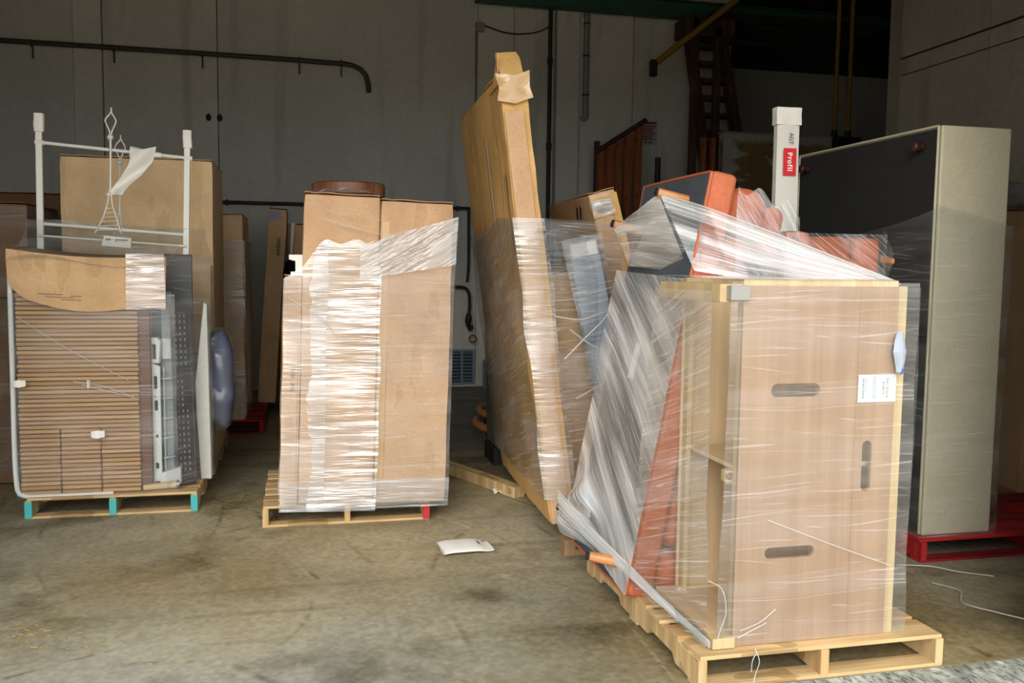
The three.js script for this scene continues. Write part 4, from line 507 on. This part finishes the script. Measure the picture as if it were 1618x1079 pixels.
// ───────────── tall white box, upright beige base, right-hand cartons ─────────────
{
  const t = thing('profile_box', 'tall slim white carton with black and white-on-red lettering standing behind the sofas', 'cardboard box', [2.92, 0, -5.0]); t.rotation.z = 0.008;
  const g = dented(0.158, 2.7, 0.05, 0.004, 51, 0.05); g.translate(0, 0, -0.025); part('body', g, std({ color: 0xd9d8cd, roughness: 0.7 }), t);
  part('end_cap', slab((u, v) => { const a = u * 4 % 4, c = [[-0.083, 0.004], [0.083, 0.004], [0.083, -0.054], [-0.083, -0.054], [-0.083, 0.004]], i = Math.min(3, Math.floor(a)), k = a - i; return wob(V(mix(c[i][0], c[i + 1][0], k), 2.6 + v * 0.105, mix(c[i][1], c[i + 1][1], k)), 0.01, 3, 18); }, 32, 6, 0.002), M.foam, t);
  const [ag, am] = print(0.06, 0.15, 96, 240, (x, w, h) => { x.translate(w / 2, h / 2); x.rotate(Math.PI / 2); x.fillStyle = '#2b2c2d'; x.font = '62px sans-serif'; x.textAlign = 'center'; x.fillText('כ AGT'.replace('כ', 'Ɔ'), 0, 20); }); part('printing', ag, am, t, [0.012, 2.53, 0.012]);
  const [rg, rm] = print(0.087, 0.165, 128, 243, (x, w, h) => { x.fillStyle = '#d8262f'; x.fillRect(0, 0, w, h); x.translate(w / 2, h / 2); x.rotate(Math.PI / 2); x.fillStyle = '#f4f2ee'; x.font = 'bold 66px sans-serif'; x.textAlign = 'center'; x.fillText('Profil', 0, 22); }, { opaque: true }); part('red_label', rg, rm, t, [0.006, 2.375, 0.013]);
  const b = thing('upholstered_box', 'tall beige fabric box with a black side and small round feet, on the red pallet', 'furniture base', [3.555, 0.142, -4.47]);
  part('fabric_body', metric(new RoundedBoxGeometry(0.47, 2.41, 1.5, 3, 0.012)), M.beige, b, [0.25, 1.205, -0.75]); part('black_underside', bevelled(0.02, 2.375, 1.46, 0.004), M.blackCloth, b, [0.008, 1.203, -0.75]);
  for (const z of [-0.015, -1.485]) part('piping', tube([[0.0, 0.01, z], [-0.001, 1.2, z], [0.0, 2.405, z]], 0.008, 24, 8), M.beige, b); part('piping', tube([[0, 2.405, -0.015], [0, 2.405, -0.75], [0, 2.405, -1.485]], 0.008, 24, 8), M.beige, b);
  for (const z of [-0.14, -1.36]) for (const y of [2.3, 0.12]) { const k = part('foot', new THREE.LatheGeometry([[0, 0], [0.022, 0], [0.024, 0.012], [0.018, 0.03], [0.03, 0.05], [0.032, 0.065], [0.024, 0.075], [0, 0.076]].map((q) => new THREE.Vector2(...q)), 20).rotateZ(Math.PI / 2), M.footWood, b, [-0.002, y, z]); }
  const c = carton('wrapped_carton', 'tall brown carton behind the beige sofa base on the red pallet', [0.6, 2.0, 0.65], [4.92, 0.142, -5.25], { mat: M.kraft, s: 61 }); part('edge_strip', bevelled(0.03, 1.95, 0.004, 0.001), M.kraftYellow, c, [-0.25, 1.0, 0.008]);
  const s = thing('foil_bundle', 'bundle in silvery crinkled plastic on top of the brown carton at the right edge', 'packaging', [4.85, 2.15, -5.4]); part('bundle', grid((u, v) => { const a = u * Math.PI * 2, bb = (v - 0.5) * Math.PI; return wob(V(0.22 * Math.cos(a) * Math.cos(bb) ** 0.5, 0.1 + 0.1 * Math.sin(bb), 0.15 * Math.sin(a) * Math.cos(bb) ** 0.5), 0.05, 4, 18); }, 48, 24), std({ color: 0xb4b6b8, roughness: 0.22, metalness: 0.6 }), s); part('twist', new THREE.SphereGeometry(0.03, 10, 8).scale(1, 1.4, 1).translate(0, 0.2, 0), M.steel, s);
  const f = thing('stretch_film', 'thin clear stretch film round the beige and black base and the carton behind it', 'plastic wrap');
  sheet(f, (u, v) => { const y = mix(0.13, mix(1.75, 2.1, u) + 0.03 * Math.sin(u * 5), v); return V(3.53, y, mix(-5.98, -4.45, u)); }, 50, 70, 1.5, 1.9, F.dim, 81, 0.02);
  sheet(f, (u, v) => { const y = mix(0.13, mix(2.1, 1.98, u), v); return V(mix(3.535, 4.06, u), y, -4.448 - 0.015 * Math.sin(u * 3.1) * -1); }, 30, 70, 0.5, 1.9, F.clear, 82, 0.008);
  sheet(f, (u, v) => { const y = mix(0.13, mix(2.0, 1.95, u), v); return V(mix(4.06, 4.95, u), y, mix(-4.46, -5.23, u)); }, 40, 60, 1.2, 1.8, F.clear, 83, 0.012);
}

// ───────────── things on the floor ─────────────
{
  const p = thing('timber_beam', 'pale square timber lying on the floor between the middle pallets', 'timber', [1.33, 0, -6.8]); p.rotation.y = Math.atan2(0.37, 0.87); part('beam', bevelled(0.1, 0.085, 1.3, 0.006), pine[0], p, [0, 0.043, -0.1]);
  const b = thing('paper_bag', 'flat white paper packet with a dark line near its right end lying on the floor', 'packet', [0.94, 0, -5.18]);
  part('packet', grid((u, v) => { const a = v * Math.PI * 2, k = 0.012 + 0.012 * Math.sin(Math.PI * clamp(u * 1.15)) + 0.002 * Math.sin(u * 11); return V(mix(-0.155, 0.15, u) + 0.003 * Math.sin(a * 2), 0.006 + k * (1 + Math.sin(a)) * 0.8, Math.cos(a) * (0.12 - 0.012 * clamp(u * 8 - 7))); }, 40, 20), M.paper, b, null, [0, 0.05, 0]);
  part('dark_line', slab((u, v) => V(0.07 + u * 0.011, 0.0368 - 0.016 * (v - 0.5) ** 2 * 4, mix(-0.1, 0.1, v)), 2, 12, -0.001), M.charcoal, b, null, [0, 0.05, 0]); part('smudge', slab((u, v) => V(0.1 + u * 0.03, 0.034, -0.05 + v * 0.012), 2, 2, -0.001), M.charcoal, b);
  const s = thing('bentwood_stool', 'round bentwood stool base with a double wooden hoop half hidden behind the tall leaning carton', 'stool', [1.84, 0, -8.15]);
  part('hoop', new THREE.TorusGeometry(0.24, 0.03, 10, 40).rotateX(Math.PI / 2 + 0.12), M.leg, s, [0, 0.36, 0]); part('hoop', new THREE.TorusGeometry(0.27, 0.035, 10, 40).rotateX(Math.PI / 2 + 0.12), M.leg, s, [0, 0.24, 0]); for (let i = 0; i < 4; i++) part('leg', rod([Math.cos(i * 1.57 + 0.7) * 0.2, 0.25, Math.sin(i * 1.57 + 0.7) * 0.2], [Math.cos(i * 1.57 + 0.7) * 0.14, 0, Math.sin(i * 1.57 + 0.7) * 0.14], 0.025), M.black, s);
  const d = thing('flat_board', 'grey flat board leaning behind the tall leaning carton', 'panel', [1.62, 0.0, -7.6]); part('board', bevelled(0.05, 1.2, 0.5, 0.005), std({ color: 0x77726a, roughness: 0.7 }), d, [0, 0.75, 0], [0, 0, 0.03]); part('foot', bevelled(0.08, 0.15, 0.4, 0.005), M.black, d, [0, 0.075, 0]);
  for (const [x, z, r, lab] of [[1.42, -6.45, 0.3, 'scrap of pale torn paper on the floor by the end of the timber'], [2.5, -11.6, 0.6, 'crumpled clear wrapping on the floor near the wall vent']]) single('paper_scrap', lab, 'litter', slab((u, v) => wob(V((u - 0.5) * r * 0.3, 0.012 + 0.012 * Math.sin(u * 7 + v * 5), (v - 0.5) * r * 0.25), 0.02, 5, 25), 8, 8, 0.002), M.paper, [x, 0.004, z]);
  const curls = []; for (const q of [[[3.35, 0.006, -4.4], [3.5, 0.02, -4.3], [3.62, 0.008, -4.22], [3.75, 0.014, -4.1]], [[3.35, 0.006, -4.1], [3.4, 0.012, -3.95], [3.3, 0.008, -3.8], [3.36, 0.014, -3.65], [3.45, 0.008, -3.55]]]) curls.push(q);
  curls.forEach((q, i) => single('film_scrap', ['twisted strip of clear film on the floor in front of the right red pallet', 'loose curl of clear film on the floor between red pallet and threshold'][i], 'litter', tube(q, 0.004, 40, 5), F.rope));
  const st = []; for (let i = 0; i < 46; i++) { const x = -1.32 + rnd() ** 1.6 * 0.8, z = -4.35 + (x + 1.32) * 0.6 + rr(-0.14, 0.12), a = rnd() * 6.3, l = rr(0.008, 0.035); st.push(rod([x, 0.004, z], [x + Math.cos(a) * l, 0.006, z + Math.sin(a) * l], 0.0018, 0.0012, 4).toNonIndexed()); }
  const sw = single('straw_litter', 'scattered yellow straw crumbs on the floor at the lower left', 'litter', mergeGeometries(st), std({ color: 0xc2a24e, roughness: 0.9 })); sw.userData.kind = 'stuff';
}
{ // film on the back-left wrapped carton and the dark stacked cartons
  const f = thing('stretch_film', 'thin stretch film banding the tall carton on the red pallet at the back left', 'plastic wrap');
  sheet(f, (u, v) => V(mix(-1.9, -0.58, u), mix(0.15, 1.95, v), -9.24), 40, 50, 1.3, 1.8, F.mid, 91, 0.015); sheet(f, (u, v) => V(-0.575, mix(0.15, 1.95, v), mix(-9.24, -10.28, u)), 20, 50, 1, 1.8, F.dim, 92, 0.015);
  const g = thing('stretch_film', 'thin stretch film over the dark brown cartons at the left edge of the photo', 'plastic wrap');
  sheet(g, (u, v) => V(mix(-3.0, -2.03, u), mix(0.05, 2.12, v), -7.37), 30, 50, 1, 2, F.clear, 93, 0.015); sheet(g, (u, v) => V(-2.03, mix(0.05, 2.12, v), mix(-7.37, -8.3, u)), 20, 50, 1, 2, F.clear, 94, 0.01);
}

renderer.render(scene, camera);
